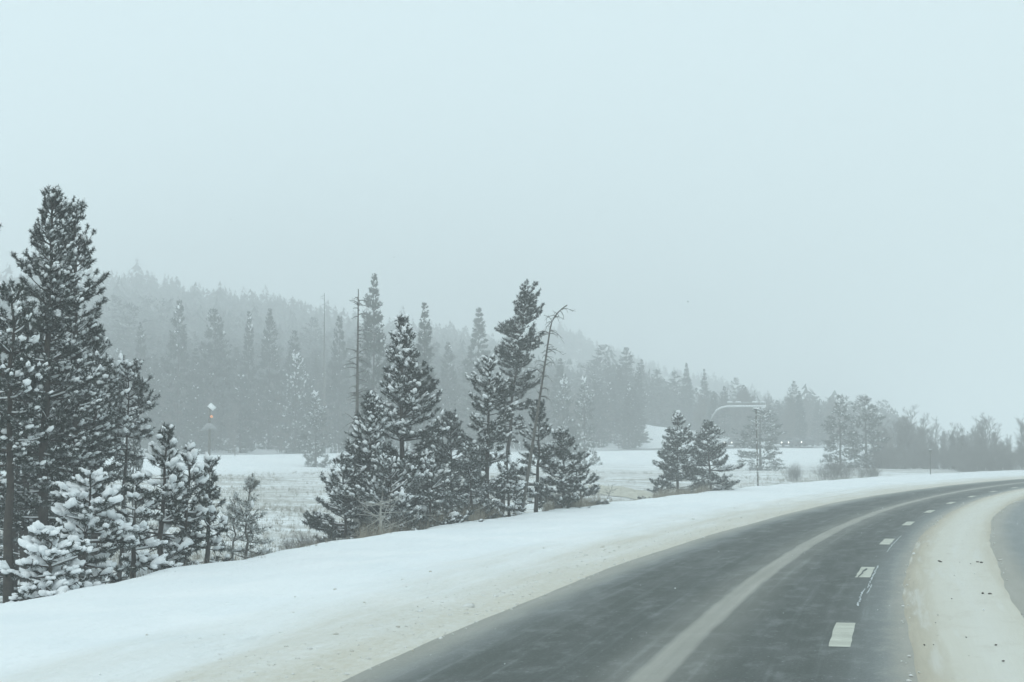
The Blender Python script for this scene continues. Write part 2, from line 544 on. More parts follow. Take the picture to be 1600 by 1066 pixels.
def su_to_xy(s, u):
    ph = PHI0 - s / R0
    rho = R0 - u
    return CC[0] + rho * np.cos(ph), CC[1] + rho * np.sin(ph)
def xy_to_su(x, y):
    dx, dy = x - CC[0], y - CC[1]
    ph = np.arctan2(dy, dx)
    ph = np.where(ph < -math.pi / 2, ph + 2 * math.pi, ph)
    return R0 * (PHI0 - ph), R0 - np.hypot(dx, dy)
def sstep(x):
    x = np.clip(x, 0, 1)
    return x * x * (3 - 2 * x)
def crest_u(s):
    b = np.interp(s, [0, 27, 39, 64, 86, 131, 200, 300], [-12.3, -12.5, -13.3, -13.9, -14.2, -16.3, -19.5, -24])
    return b + .16 * np.sin(s * .55) + .12 * np.sin(s * 1.27 + 1) + .07 * np.sin(s * 2.9)
def far_road_y(x):
    return 205 + .8 * (np.clip(x, -200, 260) + 40)
def far_road_z(x):
    return np.interp(x, [-90, -40, 47, 120], [1.6, 1.85, 2.75, 2.9])
RX = [-300, -130, -80, -52, -22, 22, 43, 76, 98, 130, 300]
RZ = [58, 54, 48, 40, 35, 19, 12, 7, 4, 2.5, 2.0]
def ground_z(x, y):
    x = np.asarray(x, float); y = np.asarray(y, float)
    s, u = xy_to_su(x, y)
    uc = crest_u(s)
    w = np.maximum(uc - u, 0)
    zr = far_road_z(x)
    dr = (far_road_y(x) - y) * .78
    drop = np.interp(s, [0, 60, 100, 160, 260], [-2.9, -2.8, -2.2, -1.0, -.3])
    toe = drop * sstep(w / 6.5)
    t = np.clip(w / (w + np.maximum(dr, 0) + 1e-6), 0, 1)
    field = toe * (1 - t) + (zr - 1.2) * t + 1.2 * sstep(1 - (dr - 4.5) / 13)
    field += .22 * np.sin(x * .21 + 1.3) * np.sin(y * .17) * sstep(w / 15) * sstep(dr / 25)
    hill_t = np.clip((-dr - 10) / (.78 * (580 - far_road_y(x))), 0, 1)
    hill = np.interp(x, RX, RZ) * hill_t ** 1.25 * (1 - .85 * sstep((y - 585) / 110))
    hill += np.interp(x, [-200, -70, -25, 20, 61, 101, 130, 175, 240], [0, 12, 34, 46, 34, 22, 14, 5, 0]) * np.exp(-((y - 770) / 105) ** 2) * sstep((y - 540) / 120)
    hill += 2.9 * np.exp(-((x - 24) / np.where(x < 24, 13.0, 17.0)) ** 2 - ((y - 300) / 20) ** 2) * (1 + .18 * np.sin(x * .7 + y * .2))
    hill += 1.5 * np.sin(x * .06) * np.sin(y * .05) * hill_t
    edge = .07 * np.sin(s * .13) + .03 * np.sin(s * .43 + 2) + .008 * np.sin(s * 2.3)
    ue = -4.92 + edge
    near = -.035 + .125 * sstep((ue + .55 - u) / 2.0) + .05 * sstep((ue - .5 - u) / 3) - .06 * sstep((-9.5 - u) / 3) 
    near += (.035 * np.sin(u * 3.1 + .5 * np.sin(s * .12)) + .014 * np.sin(u * 6.7 + .8 * np.sin(s * .07 + 1))) * sstep((ue - .8 - u) / 1.2) * sstep((u + 12) / 2)
    near += .015 * np.sin(s * .9 + u * 1.1) * sstep((ue - .6 - u) / 1.5)
    right = .28 * sstep((u - 7.6) / 1.5) - 1.5 * sstep((u - 14) / 14)
    z = np.where(u < uc, near + field * (u < uc), near + right)
    return z + np.where(u < uc, hill, 0)

# pixel of the 1600-wide photograph + distance ahead -> point in the place (for reading off the photo)
CA, SA = math.cos(PITCH), math.sin(PITCH)
def at(px, py, Y):
    dx, dy = (px - 800) / F_PX, (533 - py) / F_PX
    t = Y / (CA - dy * SA)
    return dx * t, Y, CAM_H + (SA + dy * CA) * t

# snow covered ground: one sheet, dense by the road
us = np.concatenate([np.linspace(420, 30, 18)[:-1], np.linspace(30, -3.5, 40)[:-1], np.linspace(-3.5, -24, 110)[:-1], np.linspace(-24, -60, 40)[:-1], -60 - (np.linspace(0, 1, 60) ** 1.5) * 760])
ss = np.concatenate([np.linspace(-120, -6, 30)[:-1], np.linspace(-6, 130, 240)[:-1], np.linspace(130, 330, 110)[:-1], np.linspace(330, 900, 70)])
SS, UU = np.meshgrid(ss, us, indexing='ij')
GX, GY = su_to_xy(SS, UU)
GZ = ground_z(GX, GY)
ni, nj = SS.shape
idx = np.arange(ni * nj).reshape(ni, nj)
quads = np.stack([idx[:-1, :-1], idx[1:, :-1], idx[1:, 1:], idx[:-1, 1:]], -1).reshape(-1, 4)[:, ::-1]
gm = mesh_np('snow_ground', np.stack([GX, GY, GZ], -1).reshape(-1, 3), quads, M['ground'], True, np.stack([UU, SS], -1).reshape(-1, 2))
ground = link('snow_ground', gm, label='snow covered ground with road shoulder, meadow and hillside', kind='structure')

def ribbon(name, s_arr, u_lo, u_hi, nu, zfun, mat, parent=None, kind=None, label=None):
    """Sheet following the road between the offsets u_lo(s) and u_hi(s)."""
    fr = np.linspace(0, 1, nu)
    S = np.repeat(s_arr[:, None], nu, 1)
    U = u_lo[:, None] * (1 - fr) + u_hi[:, None] * fr
    X, Y = su_to_xy(S, U)
    Z = zfun(S, U, fr[None])
    i = np.arange(S.size).reshape(S.shape)
    q = np.stack([i[:-1, :-1], i[1:, :-1], i[1:, 1:], i[:-1, 1:]], -1).reshape(-1, 4)
    me = mesh_np(name, np.stack([X, Y, Z], -1).reshape(-1, 3), q, mat, True, np.stack([U, S], -1).reshape(-1, 2))
    if me.polygons[0].normal.z < 0:
        me.flip_normals()
    return link(name, me, parent, label=label, kind=kind)

sa = np.concatenate([np.linspace(-60, 0, 20)[:-1], np.linspace(0, 140, 141)[:-1], np.linspace(140, 420, 90)])
road = ribbon('road', sa, np.full(len(sa), -5.8), np.full(len(sa), 8.4), 8, lambda S, U, f: 0 * S, M['asphalt'], kind='structure',
              label='wet grey asphalt highway curving right between snowy verges')

# packed sandy snow between the wheel tracks of the right lane
ssr = np.concatenate([np.linspace(-30, 4, 20)[:-1], np.linspace(4, 90, 260)[:-1], np.linspace(90, 380, 220)])
jl = .05 * np.sin(ssr * .11) + .025 * np.sin(ssr * .33 + 1) + .006 * np.sin(ssr * 2.1)
jr = .06 * np.sin(ssr * .13 + 2) + .03 * np.sin(ssr * .37) + .008 * np.sin(ssr * 2.3 + 1)
def strip_z(S, U, f):
    e = np.clip(np.minimum(f, 1 - f) / .16, 0, 1)
    return -.008 + .040 * sstep(e) + .007 * np.sin(U * 9 + .4 * np.sin(S * .5)) * sstep(e) + .005 * np.sin(S * 1.9 + U * 3) * sstep(e)
wid = np.interp(ssr, [0, 15, 24, 30, 90, 200], [2.95, 2.72, 2.62, 2.65, 2.85, 3.0])
strip = ribbon('packed_snow_strip', ssr, .74 + jl, wid + jr, 22, strip_z, M['strip'], kind='structure',
               label='strip of sandy packed snow between the wheel tracks of the right lane')

# lane dashes: painted sheets lying on the road, parts of it
dash_centres = [(1311, 988), (1346, 893), (1381, 845), (1415, 817), (1448, 799.5), (1480, 785.5), (1508, 775.5)]
s1 = []
for px, py in dash_centres:
    Y = CAM_H * F_PX / (py - 705)
    s1.append(float(xy_to_su((px - 800) / F_PX * Y, Y)[0]))
step = (s1[5] - s1[0]) / 5
centres = [s1[0] + step * k for k in range(-1, 14)]
rngd = np.random.default_rng(3)
for c in centres:
    sd_ = np.linspace(c - 1.5, c + 1.5, 9)
    o = ribbon('lane_dash', sd_, -.135 + rngd.normal(0, .006, 9), .135 + rngd.normal(0, .006, 9), 3, lambda S, U, f: 0 * S + .005, M['paint'], road)
# worn tar patch over the second dash and snow filled seam cracks
sd_ = np.linspace(s1[1] - 1.4, s1[1] + 1.1, 8)
ribbon('tar_patch', sd_, np.linspace(-.10, -.05, 8) + rngd.normal(0, .012, 8), np.linspace(-.07, .01, 8) + rngd.normal(0, .012, 8), 2, lambda S, U, f: 0 * S + .009, M['asphalt'], road)
for a, b_, ua, ub, wd in ((s1[1] - 7.6, s1[1] - 4.2, .10, .12, .016), (s1[1] - 4.0, s1[1] + 2.0, .17, .19, .014), (s1[2] - 5.0, s1[2] + 3.0, .20, .22, .012), (s1[1] - 5.2, s1[1] - 3.2, .20, .22, .012)):
    sd_ = np.linspace(a, b_, 26)
    cu = np.linspace(ua, ub, 26) + rngd.normal(0, .010, 26)
    ww = wd * rngd.uniform(.3, 1.2, 26)
    ribbon('seam_crack', sd_, cu - ww, cu + ww, 2, lambda S, U, f: 0 * S + .010, M['seam'], road)

# dirt clods on the packed snow
ac = Acc(); rngc = np.random.default_rng(12)
pts = []
for px, py, r in ((1464, 879, .045), (1466, 880, .03), (1523, 880, .04), (1529, 881, .05), (1512, 883, .02), (1530, 929, .03), (1541, 930, .03), (1482, 938, .02), (1438, 1010, .018), (1503, 998, .015), (1549, 1010, .02), (1560, 1035, .022)):
    Y = CAM_H * F_PX / (py - 705)
    pts.append(((px - 800) / F_PX * Y, Y, .045, r))
for k in range(26):
    s_ = rngc.uniform(12, 60); u_ = rngc.uniform(.9, 2.6)
    x_, y_ = su_to_xy(s_, u_)
    pts.append((x_, y_, .044, rngc.uniform(.005, .013)))
pts = np.array(pts)
blobs(ac, rngc, pts[:, :3], rngc.normal(size=(len(pts), 3)) * [1, 1, .1], pts[:, 3] * .95, pts[:, 3] * .75, pts[:, 3] * .5, jit=.35)
link('dirt_clods', ac.mesh('dirt_clods', M['clod']), strip, kind='stuff')

# crumbs of snow thrown along the edges of the ploughed lanes
ac = Acc(); nr = np.random.default_rng(40)
s_ = 6 + 110 * nr.random(2600) ** 1.5
u_ = np.where(nr.random(2600) < .86, -5.0 - nr.gamma(1.5, .6, 2600) + .05, np.where(nr.random(2600) < .5, .80, 2.72) + nr.normal(0, .06, 2600))
x_, y_ = su_to_xy(s_, u_)
r_ = nr.gamma(1.3, .006, 2600) + .004
zz = np.where(u_ < -3, np.maximum(ground_z(x_, y_), 0), .012)
blobs(ac, nr, np.column_stack([x_, y_, zz + r_ * .15]), nr.normal(size=(2600, 3)) * [1, 1, .05], r_ * 1.5, r_, r_ * .65, jit=.3)
link('snow_crumbs', ac.mesh('snow_crumbs', M['crumb'], True), ground, kind='stuff')

# the highway on the other side of the valley
xs = np.linspace(-190, 150, 120)
yc = far_road_y(xs); zc = far_road_z(xs)
d = norm(np.stack([np.gradient(xs), np.gradient(yc)], 1)); nrm_ = np.stack([-d[:, 1], d[:, 0]], 1)
L1 = np.stack([xs, yc], 1) + nrm_ * 0.6; L2 = np.stack([xs, yc], 1) + nrm_ * 8.5
V = np.concatenate([np.column_stack([L1, ground_z(L1[:, 0], L1[:, 1]) + .10]), np.column_stack([L2, ground_z(L2[:, 0], L2[:, 1]) + .12])])
n_ = len(xs); i = np.arange(n_ - 1)
me = mesh_np('far_highway', V, np.stack([i, i + 1, i + 1 + n_, i + n_], 1), M['mud_road'], True)
if me.polygons[0].normal.z < 0: me.flip_normals()
link('far_highway', me, label='distant snowy highway across the valley seen almost edge on', kind='structure')

# tan sedge flat curving through the meadow
tx = np.linspace(0, 1, 30)
pxs = 905 + 150 * tx
Yt = 143 - 22 * tx ** 1.5
wid_ = 16 * np.maximum(np.sin(np.clip(tx * 1.1 + .02, 0, 1) * math.pi), 0) ** .7 + .8
rows = []
for fr in np.linspace(0, 1, 7):
    X = (pxs - 800) / F_PX * Yt; Y = Yt + (fr - .2) * wid_ * (1 + .1 * np.sin(tx * 23 + fr * 4))
    rows.append(np.column_stack([X * Y / Yt, Y, ground_z(X * Y / Yt, Y) + .05]))
V = np.concatenate(rows); n_ = 30
ii = np.arange(6 * n_).reshape(6, n_)[:, :-1].ravel()
me = mesh_np('sedge_flat', V, np.stack([ii, ii + 1, ii + 1 + n_, ii + n_], 1), M['tan'], True)
link('sedge_flat', me, label='curving tan strip of dry sedge in the snowy meadow', kind='structure')

# ------------------------------------------------------------------ near and middle trees
NT = 0
def plant(name, label, cat, px, top, Y, wpx, group=None, needle='needle', bark='bark', snow_on=True, toplean=True, **kw):
    """A tree standing at column px, distance Y, whose top is at pixel `top`."""
    global NT
    NT += 1
    x = (px - 800) / F_PX * Y
    z0 = float(ground_z(x, Y)) - .08
    tx_, _, tz = at(top[0], top[1], Y)
    H = tz - z0
    R = wpx / F_PX * Y
    if 'cbpy' in kw:
        kw['cb'] = max(.02, (at(px, kw.pop('cbpy'), Y)[2] - z0) / H)
    kw.setdefault('fluff', .76 if Y < 48 else .92)
    if Y > 48 and cat == 'tree' and needle != 'needle_grey':
        R *= 1.08
        kw['nb'] = kw.get('nb', 5) + 1
    tr, lb, cr, sn = conifer(100 + NT * 7 + kw.pop('seed_add', 0), H, R, lean=(tx_ - x, 0.0), **kw)
    root = link(name, None, label=label, cat=cat, group=group, loc=(x, Y, z0))
    link('trunk', tr.mesh('trunk', M[bark], True), root)
    link('branches', lb.mesh('branches', M[bark]), root, kind='stuff')
    link('crown', cr.mesh('crown', M[needle]), root)
    if sn.V:
        link('clinging_snow', sn.mesh('clinging_snow', M['snow'], True), root, kind='stuff')
    return root

G1 = 'pines at the left edge beside the road bank'
G2 = 'pines in the cluster at the middle of the bank'
# left cluster
plant('pine_tree', 'tall dark pine with the highest top, left of the twin tops', 'tree', 66, (83, 300), 37, 72, G1, prof='column', cbpy=860, snow=.46, snow_size=.62, gap=.24, nb=6, limb_snow=.3)
plant('pine_tree', 'tall dark pine just right of the highest one, right half of the twin tops', 'tree', 128, (117, 311), 39, 58, G1, prof='column', cbpy=840, snow=.42, snow_size=.6, gap=.24, nb=6, limb_snow=.25)
plant('pine_tree', 'pine with a bare brown lower trunk nearest the left edge, big snow clumps', 'tree', 20, (16, 448), 33.5, 52, G1, prof='column', cbpy=720, snow=.2, snow_size=.8, gap=.26, nb=6, trunk_r=.12)
plant('pine_tree', 'pine cut off by the left edge, only branch tips reaching into view', 'tree', -50, (-32, 312), 36, 52, G1, prof='column', snow=.25, cbpy=800)
plant('pine_tree', 'dark pine filling in behind the twin tops at the left edge', 'tree', 45, (40, 475), 43, 70, G1, prof='column', cbpy=860, snow=.34, snow_size=.6, gap=.26, nb=6)
plant('pine_tree', 'dark bushy pine behind the right side of the twin tops', 'tree', 150, (152, 520), 43, 40, G1, prof='column', cbpy=830, snow=.30, snow_size=.75, gap=.26, nb=6)
for bx, ty, by, lab in ((28, 610, 46, 'dark low pine in shade between the bare trunk and the twin tops'), (92, 640, 45, 'dark low pine in shade right below the twin tops'),
                        (135, 655, 47, 'dark low pine in shade behind the broad snow laden young pine')):
    plant('pine_tree', lab, 'tree', bx, (bx, ty), by, 66, G1, prof='bush', cb=.02, snow=.16, snow_size=.6, gap=.26, nb=6)
plant('pine_tree', 'thin stemmed pine with frosted upper crown right of the twin tops', 'tree', 186, (203, 572), 44, 40, G1, needle='needle_frost', prof='round', cbpy=720, snow=.6, snow_size=.75, gap=.22, nb=6, trunk_r=.075)
plant('pine_tree', 'broad snow laden young pine below the twin tops', 'tree', 128, (142, 742), 33.5, 80, G1, prof='bush', snow=.52, snow_size=1.05, cb=.04, gap=.24, nb=6, e_high=30, curl=5, limb_snow=.5, fine_snow=True)
plant('pine_tree', 'lowest snow buried pine sapling at the bank edge, far left', 'tree', 80, (78, 838), 31.0, 62, G1, prof='bush', snow=.66, snow_size=1.0, cb=.04, gap=.2, nb=6, e_high=30, curl=0, limb_snow=.6, fine_snow=True)
plant('pine_tree', 'young pine with thick snow slabs between the thin stem and the dark tufted top', 'tree', 212, (212, 752), 35, 50, G1, prof='bush', snow=.48, snow_size=1.05, cb=.04, gap=.26, nb=5, e_high=30, curl=5, fine_snow=True)
plant('pine_tree', 'young pine with a dark tufted top rising over its snow load', 'tree', 250, (262, 674), 37, 55, G1, prof='cone', snow=.42, snow_size=1.0, cb=.04, gap=.28, nb=5, fine_snow=True)
plant('pine_tree', 'slim young pine with pointed top right of the dark tufted one', 'tree', 288, (296, 700), 37.5, 42, G1, prof='cone', snow=.36, snow_size=.95, cb=.04, gap=.28, nb=5, fine_snow=True)
plant('pine_tree', 'rightmost young pine of the left cluster, right below the solar panel pole', 'tree', 326, (327, 723), 39, 40, G1, prof='cone', snow=.36, snow_size=.9, cb=.04, gap=.27, nb=5, fine_snow=True)
plant('pine_sapling', 'thin grey sapling with sparse needles standing alone in the meadow', 'tree', 386, (388, 748), 42, 36, None, needle='needle_grey', bark='dead', prof='cone', snow=.06, snow_size=.7, cb=.06, gap=.2, nb=5, kneed=7, tuft=.12, gaps=.2, fluff=.99, limb_snow=.0, trunk_r=.035)
plant('pine_sapling', 'thinner sparse sapling touching the left side of the lone grey one', 'tree', 366, (367, 780), 42, 20, None, needle='needle_grey', bark='dead', prof='cone', snow=.05, snow_size=.7, cb=.06, gap=.24, nb=4, kneed=4, tuft=.11, gaps=.25, limb_snow=.0, trunk_r=.025)
# middle cluster
plant('pine_tree', 'largest pine of the middle cluster with an open crown and dark visible trunk', 'tree', 628, (630, 502), 57, 84, G2, prof='cone', cbpy=865, snow=.42, snow_size=.95, gap=.24, nb=7, gaps=.08, seed_add=3)
plant('pine_tree', 'pine with a narrow dark top left of the largest middle pine', 'tree', 578, (577, 622), 55, 62, G2, prof='cone', cb=.08, snow=.42, snow_size=.8, gap=.3, nb=6)
plant('pine_tree', 'low leaning pine at the left foot of the middle cluster', 'tree', 545, (535, 722), 54, 56, G2, prof='bush', cb=.05, snow=.40, snow_size=.78, gap=.26, nb=6)
plant('pine_tree', 'wide bushy pine in front of the largest middle pine at the bank edge', 'tree', 610, (612, 735), 53.5, 80, G2, needle='needle_frost', prof='bush', cb=.05, snow=.42, snow_size=.75, gap=.24, nb=7)
plant('pine_tree', 'frosted low pine below the right side of the largest middle pine', 'tree', 672, (674, 735), 56, 55, G2, needle='needle_frost', prof='bush', cb=.05, snow=.3, snow_size=.9, gap=.26, nb=6)
plant('pine_tree', 'frosted grey pine filling the gap right of the largest middle pine', 'tree', 708, (702, 655), 62, 48, G2, needle='needle_frost', prof='column', cb=.05, snow=.24, snow_size=.9, gap=.28, nb=6)
plant('pine_tree', 'short frosted pine left of the slim straight trunked pine', 'tree', 738, (734, 700), 60, 38, G2, needle='needle_frost', prof='bush', cb=.05, snow=.34, snow_size=.6, gap=.26, nb=6)
plant('pine_tree', 'slim pine with a straight dark trunk below the crooked tall pine', 'tree', 760, (765, 562), 63, 44, G2, prof='column', cb=.12, snow=.42, snow_size=.8, gap=.34, nb=5)
plant('pine_tree', 'tall crooked pine with tufted crown leaning right, top nearest the sky', 'tree', 778, (822, 450), 72, 34, G2, prof='round', cbpy=690, snow=.20, snow_size=.75, gap=.30, nb=6, gaps=.2, wob=.12, trunk_r=.11)
plant('pine_tree', 'small snowy pine in the gap between slim pine and leaning dead trunk', 'tree', 796, (792, 715), 64, 30, G2, prof='bush', cb=.05, snow=.42, snow_size=.95, gap=.28)
plant('pine_tree', 'pine with dark straight stem right of the leaning dead trunk', 'tree', 837, (845, 632), 67, 46, G2, prof='cone', cb=.12, snow=.42, snow_size=.8, gap=.34, nb=5)
plant('pine_tree', 'rounded pine at the right shoulder of the middle cluster', 'tree', 880, (880, 678), 70, 42, G2, prof='bush', cb=.05, snow=.40, snow_size=.78, gap=.3, nb=6)
plant('pine_tree', 'low frosted pine ending the middle cluster on its right', 'tree', 908, (905, 733), 75, 32, G2, needle='needle_frost', prof='bush', cb=.04, snow=.25, snow_size=.9, gap=.28, nb=6)
# right pair
plant('pine_tree', 'left pine of the pair by the road bank, with the pointed top', 'tree', 1058, (1057, 646), 100, 40, 'pair of pines by the bank', prof='cone', cb=.04, snow=.27, snow_size=.95, gap=.32, nb=7, tuft=.17)
plant('pine_tree', 'right pine of the pair by the road bank, wider and snowier', 'tree', 1110, (1105, 662), 103, 46, 'pair of pines by the bank', needle='needle_frost', prof='cone', cb=.04, snow=.36, snow_size=1.0, gap=.32, nb=7, tuft=.17)
plant('pine_tree', 'low pine sapling at the left foot of the pair by the bank', 'tree', 1034, (1034, 757), 96, 30, None, prof='bush', cb=.04, snow=.25, snow_size=1.0, gap=.25, nb=6, tuft=.16)

# ------------------------------------------------------------------ dead trees
def snag(label, px, top, Y, rad, mat, nbr=40, blen=.8, curve=0.0, droop=-.3, tmin=.1, seed=1, name='dead_tree', hook=0.0, taper=.85):
    rng = np.random.default_rng(seed)
    x = (px - 800) / F_PX * Y
    z0 = float(ground_z(x, Y)) - .08
    tx_, _, tz = at(top[0], top[1], Y)
    H = tz - z0
    f = np.concatenate([np.linspace(0, .84, 10), np.linspace(.87, 1, 7)])
    lx = tx_ - x
    lx_ = lx * (f + curve * (f ** 2 - f))
    P = np.stack([lx_ + hook * np.clip((f - .86) / .14, 0, 1) ** 2.2, rng.normal(0, .02, 17) * f, H * f - abs(hook) * .35 * np.clip((f - .88) / .12, 0, 1) ** 2], 1)
    a = Acc()
    tubes(a, P[None], (rad * (1 - taper * f))[None], 7)
    root = link(name, None, label=label, cat='dead tree', loc=(x, Y, z0))
    link('trunk', a.mesh('trunk', M[mat], True), root)
    t = rng.uniform(tmin, .99, nbr)
    st = np.stack([np.interp(t, f, P[:, k]) for k in range(3)], 1)
    az = rng.uniform(0, 6.283, nbr)
    Lb = blen * rng.uniform(.25, 1.0, nbr) * (1.1 - .5 * t)
    ff = np.linspace(0, 1, 5)
    el = .25 + droop * 2.4 * ff[None] + rng.normal(0, .3, (nbr, 1))
    dr_ = np.stack([np.cos(az)[:, None] * np.cos(el), np.sin(az)[:, None] * np.cos(el), np.sin(el)], -1)
    BP = st[:, None] + np.concatenate([np.zeros((nbr, 1, 3)), np.cumsum(dr_[:, :-1] * (Lb / 4)[:, None, None], 1)], 1)
    b = Acc()
    tubes(b, BP, (rad * .16 + .006) * np.tile(1 - .75 * ff, (nbr, 1)), 3)
    k2 = np.repeat(np.arange(nbr), 4)
    fi = rng.integers(1, 5, len(k2))
    s2 = BP[k2, fi]
    d2 = norm(dr_[k2, np.minimum(fi, 4)] + rng.normal(0, .6, (len(k2), 3)))
    tubes(b, np.stack([s2, s2 + d2 * (Lb[k2] * .3)[:, None]], 1), np.tile([[.008, .004]], (len(k2), 1)), 3)
    link('branches', b.mesh('branches', M[mat]), root, kind='stuff')
    return root
snag('tall straight dead trunk with short bare twigs left of the largest middle pine', 557, (560, 452), 82, .15, 'dead', 90, 1.1, seed=4, tmin=.2)
snag('leaning dead trunk bowing right at its bare hooked top', 814, (866, 470), 66, .078, 'dead', 46, 1.1, curve=-.05, seed=5, tmin=.55, hook=.5, droop=-.45, taper=.72)
snag('small pale bare dead tree in front of the middle cluster', 597, (594, 782), 51.2, .07, 'pale_dead', 26, 1.5, droop=.06, seed=6, tmin=.25)
snag('thin bare twig of a sapling between the middle cluster and the pair of pines', 944, (958, 757), 80, .025, 'twig', 18, .6, droop=.1, seed=7, name='bare_sapling')
snag('faint bare dead trunk standing before the hillside forest left of the middle cluster', 507, (507, 458), 224, .22, 'dead', 30, 1.0, seed=8, tmin=.3)

# ------------------------------------------------------------------ bare broadleaf trees and shrubs
def bare(seed, H, R, stems=3, nb=10, nt=7, thick=.05, spread=.35, base=0.0, low=.06):
    rng = np.random.default_rng(seed)
    a = Acc(); tw = Acc()
    m = 5; f = np.linspace(0, 1, m)
    az = rng.uniform(0, 6.283, stems)
    out = spread * R * rng.uniform(.3, 1, stems)
    boff = rng.uniform(-1, 1, (stems, 2)) * .75
    boff[0] = 0
    hh = H * rng.uniform(.75, 1.0, stems) * (1 - (.75 if base > .5 else .3) * np.clip((boff ** 2).sum(1), 0, 1)); hh[0] = H
    SPt = np.stack([np.cos(az)[:, None] * out[:, None] * f ** 1.3, np.sin(az)[:, None] * out[:, None] * f ** 1.3, hh[:, None] * f], -1)
    SPt[..., :2] += (boff * base * R)[:, None]
    SPt[:, 1:] += rng.normal(0, .02 * H, (stems, m - 1, 3)) * [1, 1, .2]
    tubes(a, SPt, np.tile(thick * (1 - .85 * f), (stems, 1)), 5)
    def child(Pp, n, lo, hi, ang, lenf):
        k = np.repeat(np.arange(len(Pp)), n)
        fr = rng.uniform(lo, hi, len(k)) * (m - 1)
        i0 = np.minimum(fr.astype(int), m - 2); w = (fr - i0)[:, None]
        s = Pp[k, i0] * (1 - w) + Pp[k, i0 + 1] * w
        d = norm(Pp[k, i0 + 1] - Pp[k, i0])
        d = norm(d + norm(rng.normal(size=(len(k), 3))) * ang + [0, 0, .25])
        L = lenf * rng.uniform(.5, 1.1, len(k)) * (1.15 - fr / (m - 1) * .6)
        up = np.array([0, 0, .35])
        pts = [s]
        for j in range(1, m):
            dd_ = norm(d + up * (j / m) + rng.normal(0, .12, d.shape))
            pts.append(pts[-1] + dd_ * (L / (m - 1))[:, None])
        return np.stack(pts, 1)
    C1 = child(SPt, nb, low, .97, .75, R * .95)
    tubes(tw, C1, np.tile(thick * .42 * (1 - .8 * f), (len(C1), 1)), 3)
    C2 = child(C1, nt, .15, 1.0, .8, R * .55)
    tubes(tw, C2, np.tile(thick * .22 * (1 - .7 * f), (len(C2), 1)), 3)
    C3 = child(C2, 1 if stems > 20 else 4, .2, 1.0, .8, R * .3)
    tubes(tw, C3, np.tile(thick * .16 * (1 - .6 * f), (len(C3), 1)), 3)
    return a.mesh('trunk', M['twig'], True), tw.mesh('twigs', M['twig'])
BARE = [bare(900 + k, 10, 2.6, 4 + k % 3, 14, 8, .075, .4, .35, .02) for k in range(4)]
SHRUB = [bare(950 + k, 1.5, 1.0, 34, 8, 6, .012, .45, 1.0, .02) for k in range(2)]

def put_bare(meshes, name, label, cat, px, toppy, Y, group, H0, rot, wscale=1.0):
    x = (px - 800) / F_PX * Y
    z0 = float(ground_z(x, Y)) - .05
    H = at(px, toppy, Y)[2] - z0
    root = link(name, None, label=label, cat=cat, group=group, loc=(x, Y, z0))
    sc = H / H0
    root.scale = (sc * wscale, sc * wscale, sc)
    root.rotation_euler = (0, 0, rot)
    link('trunk', meshes[0], root)
    link('twigs', meshes[1], root, kind='stuff')
    return root
rng = random.Random(5)
wl_ = [(1384, 662, 228, 'bare tree at the left end of the right hand thicket, touching the snowy pine'),
       (1402, 655, 236, 'second bare tree from the left in the right hand thicket'),
       (1418, 638, 232, 'tallest bare tree in the left half of the right hand thicket'),
       (1437, 653, 240, 'bare tree just right of the tallest one in the thicket'),
       (1455, 660, 230, 'bare tree directly behind the small sign post'),
       (1473, 672, 242, 'low bare tree in the dip of the right hand thicket'),
       (1489, 664, 233, 'bare tree starting the right half of the thicket'),
       (1506, 668, 228, 'bushy bare tree left of the highest one in the right half of the thicket'),
       (1521, 659, 238, 'broad bare tree in the middle of the right half of the thicket'),
       (1538, 648, 234, 'highest bare tree in the right half of the thicket'),
       (1555, 666, 230, 'bare tree right of the highest one in the thicket'),
       (1572, 684, 240, 'last and lowest bare tree at the right end of the thicket'),
       (1598, 652, 228, 'pale bare tree cut by the right edge of the view')]
for k, (px, py, Y, lab) in enumerate(wl_):
    put_bare(BARE[k % 4], 'bare_tree', lab, 'tree', px, py, Y, 'bare trees of the right hand thicket', 10, rng.uniform(0, 6.28), rng.uniform(1.1, 1.5))
for k in range(60):
    px = rng.uniform(1365, 1600); Y = rng.uniform(240, 290)
    put_bare(BARE[(k * 3) % 4], 'bare_tree', 'faint bare tree crowded behind the front row of the right hand thicket', 'tree', px,
             np.interp(px, [1370, 1420, 1470, 1540, 1600], [672, 662, 684, 674, 698]) + rng.uniform(-4, 14), Y, 'back row bare trees of the right hand thicket', 10, rng.uniform(0, 6.28), rng.uniform(1.0, 1.5))
for k in range(26):
    px = rng.uniform(1370, 1600); Y = rng.uniform(214, 232)
    put_bare(SHRUB[k % 2], 'bare_shrub', 'low willow scrub at the thicket foot ' + ('left of the small sign post' if px < 1452 else 'just right of the small sign post' if px < 1538 else 'right of the highest bare tree'), 'shrub', px, 705 + rng.uniform(-4, 6), Y,
             'low scrub along the thicket foot ' + ('left' if px < 1452 else 'middle' if px < 1538 else 'right'), 1.5, rng.uniform(0, 6.28), rng.uniform(1.0, 1.7))
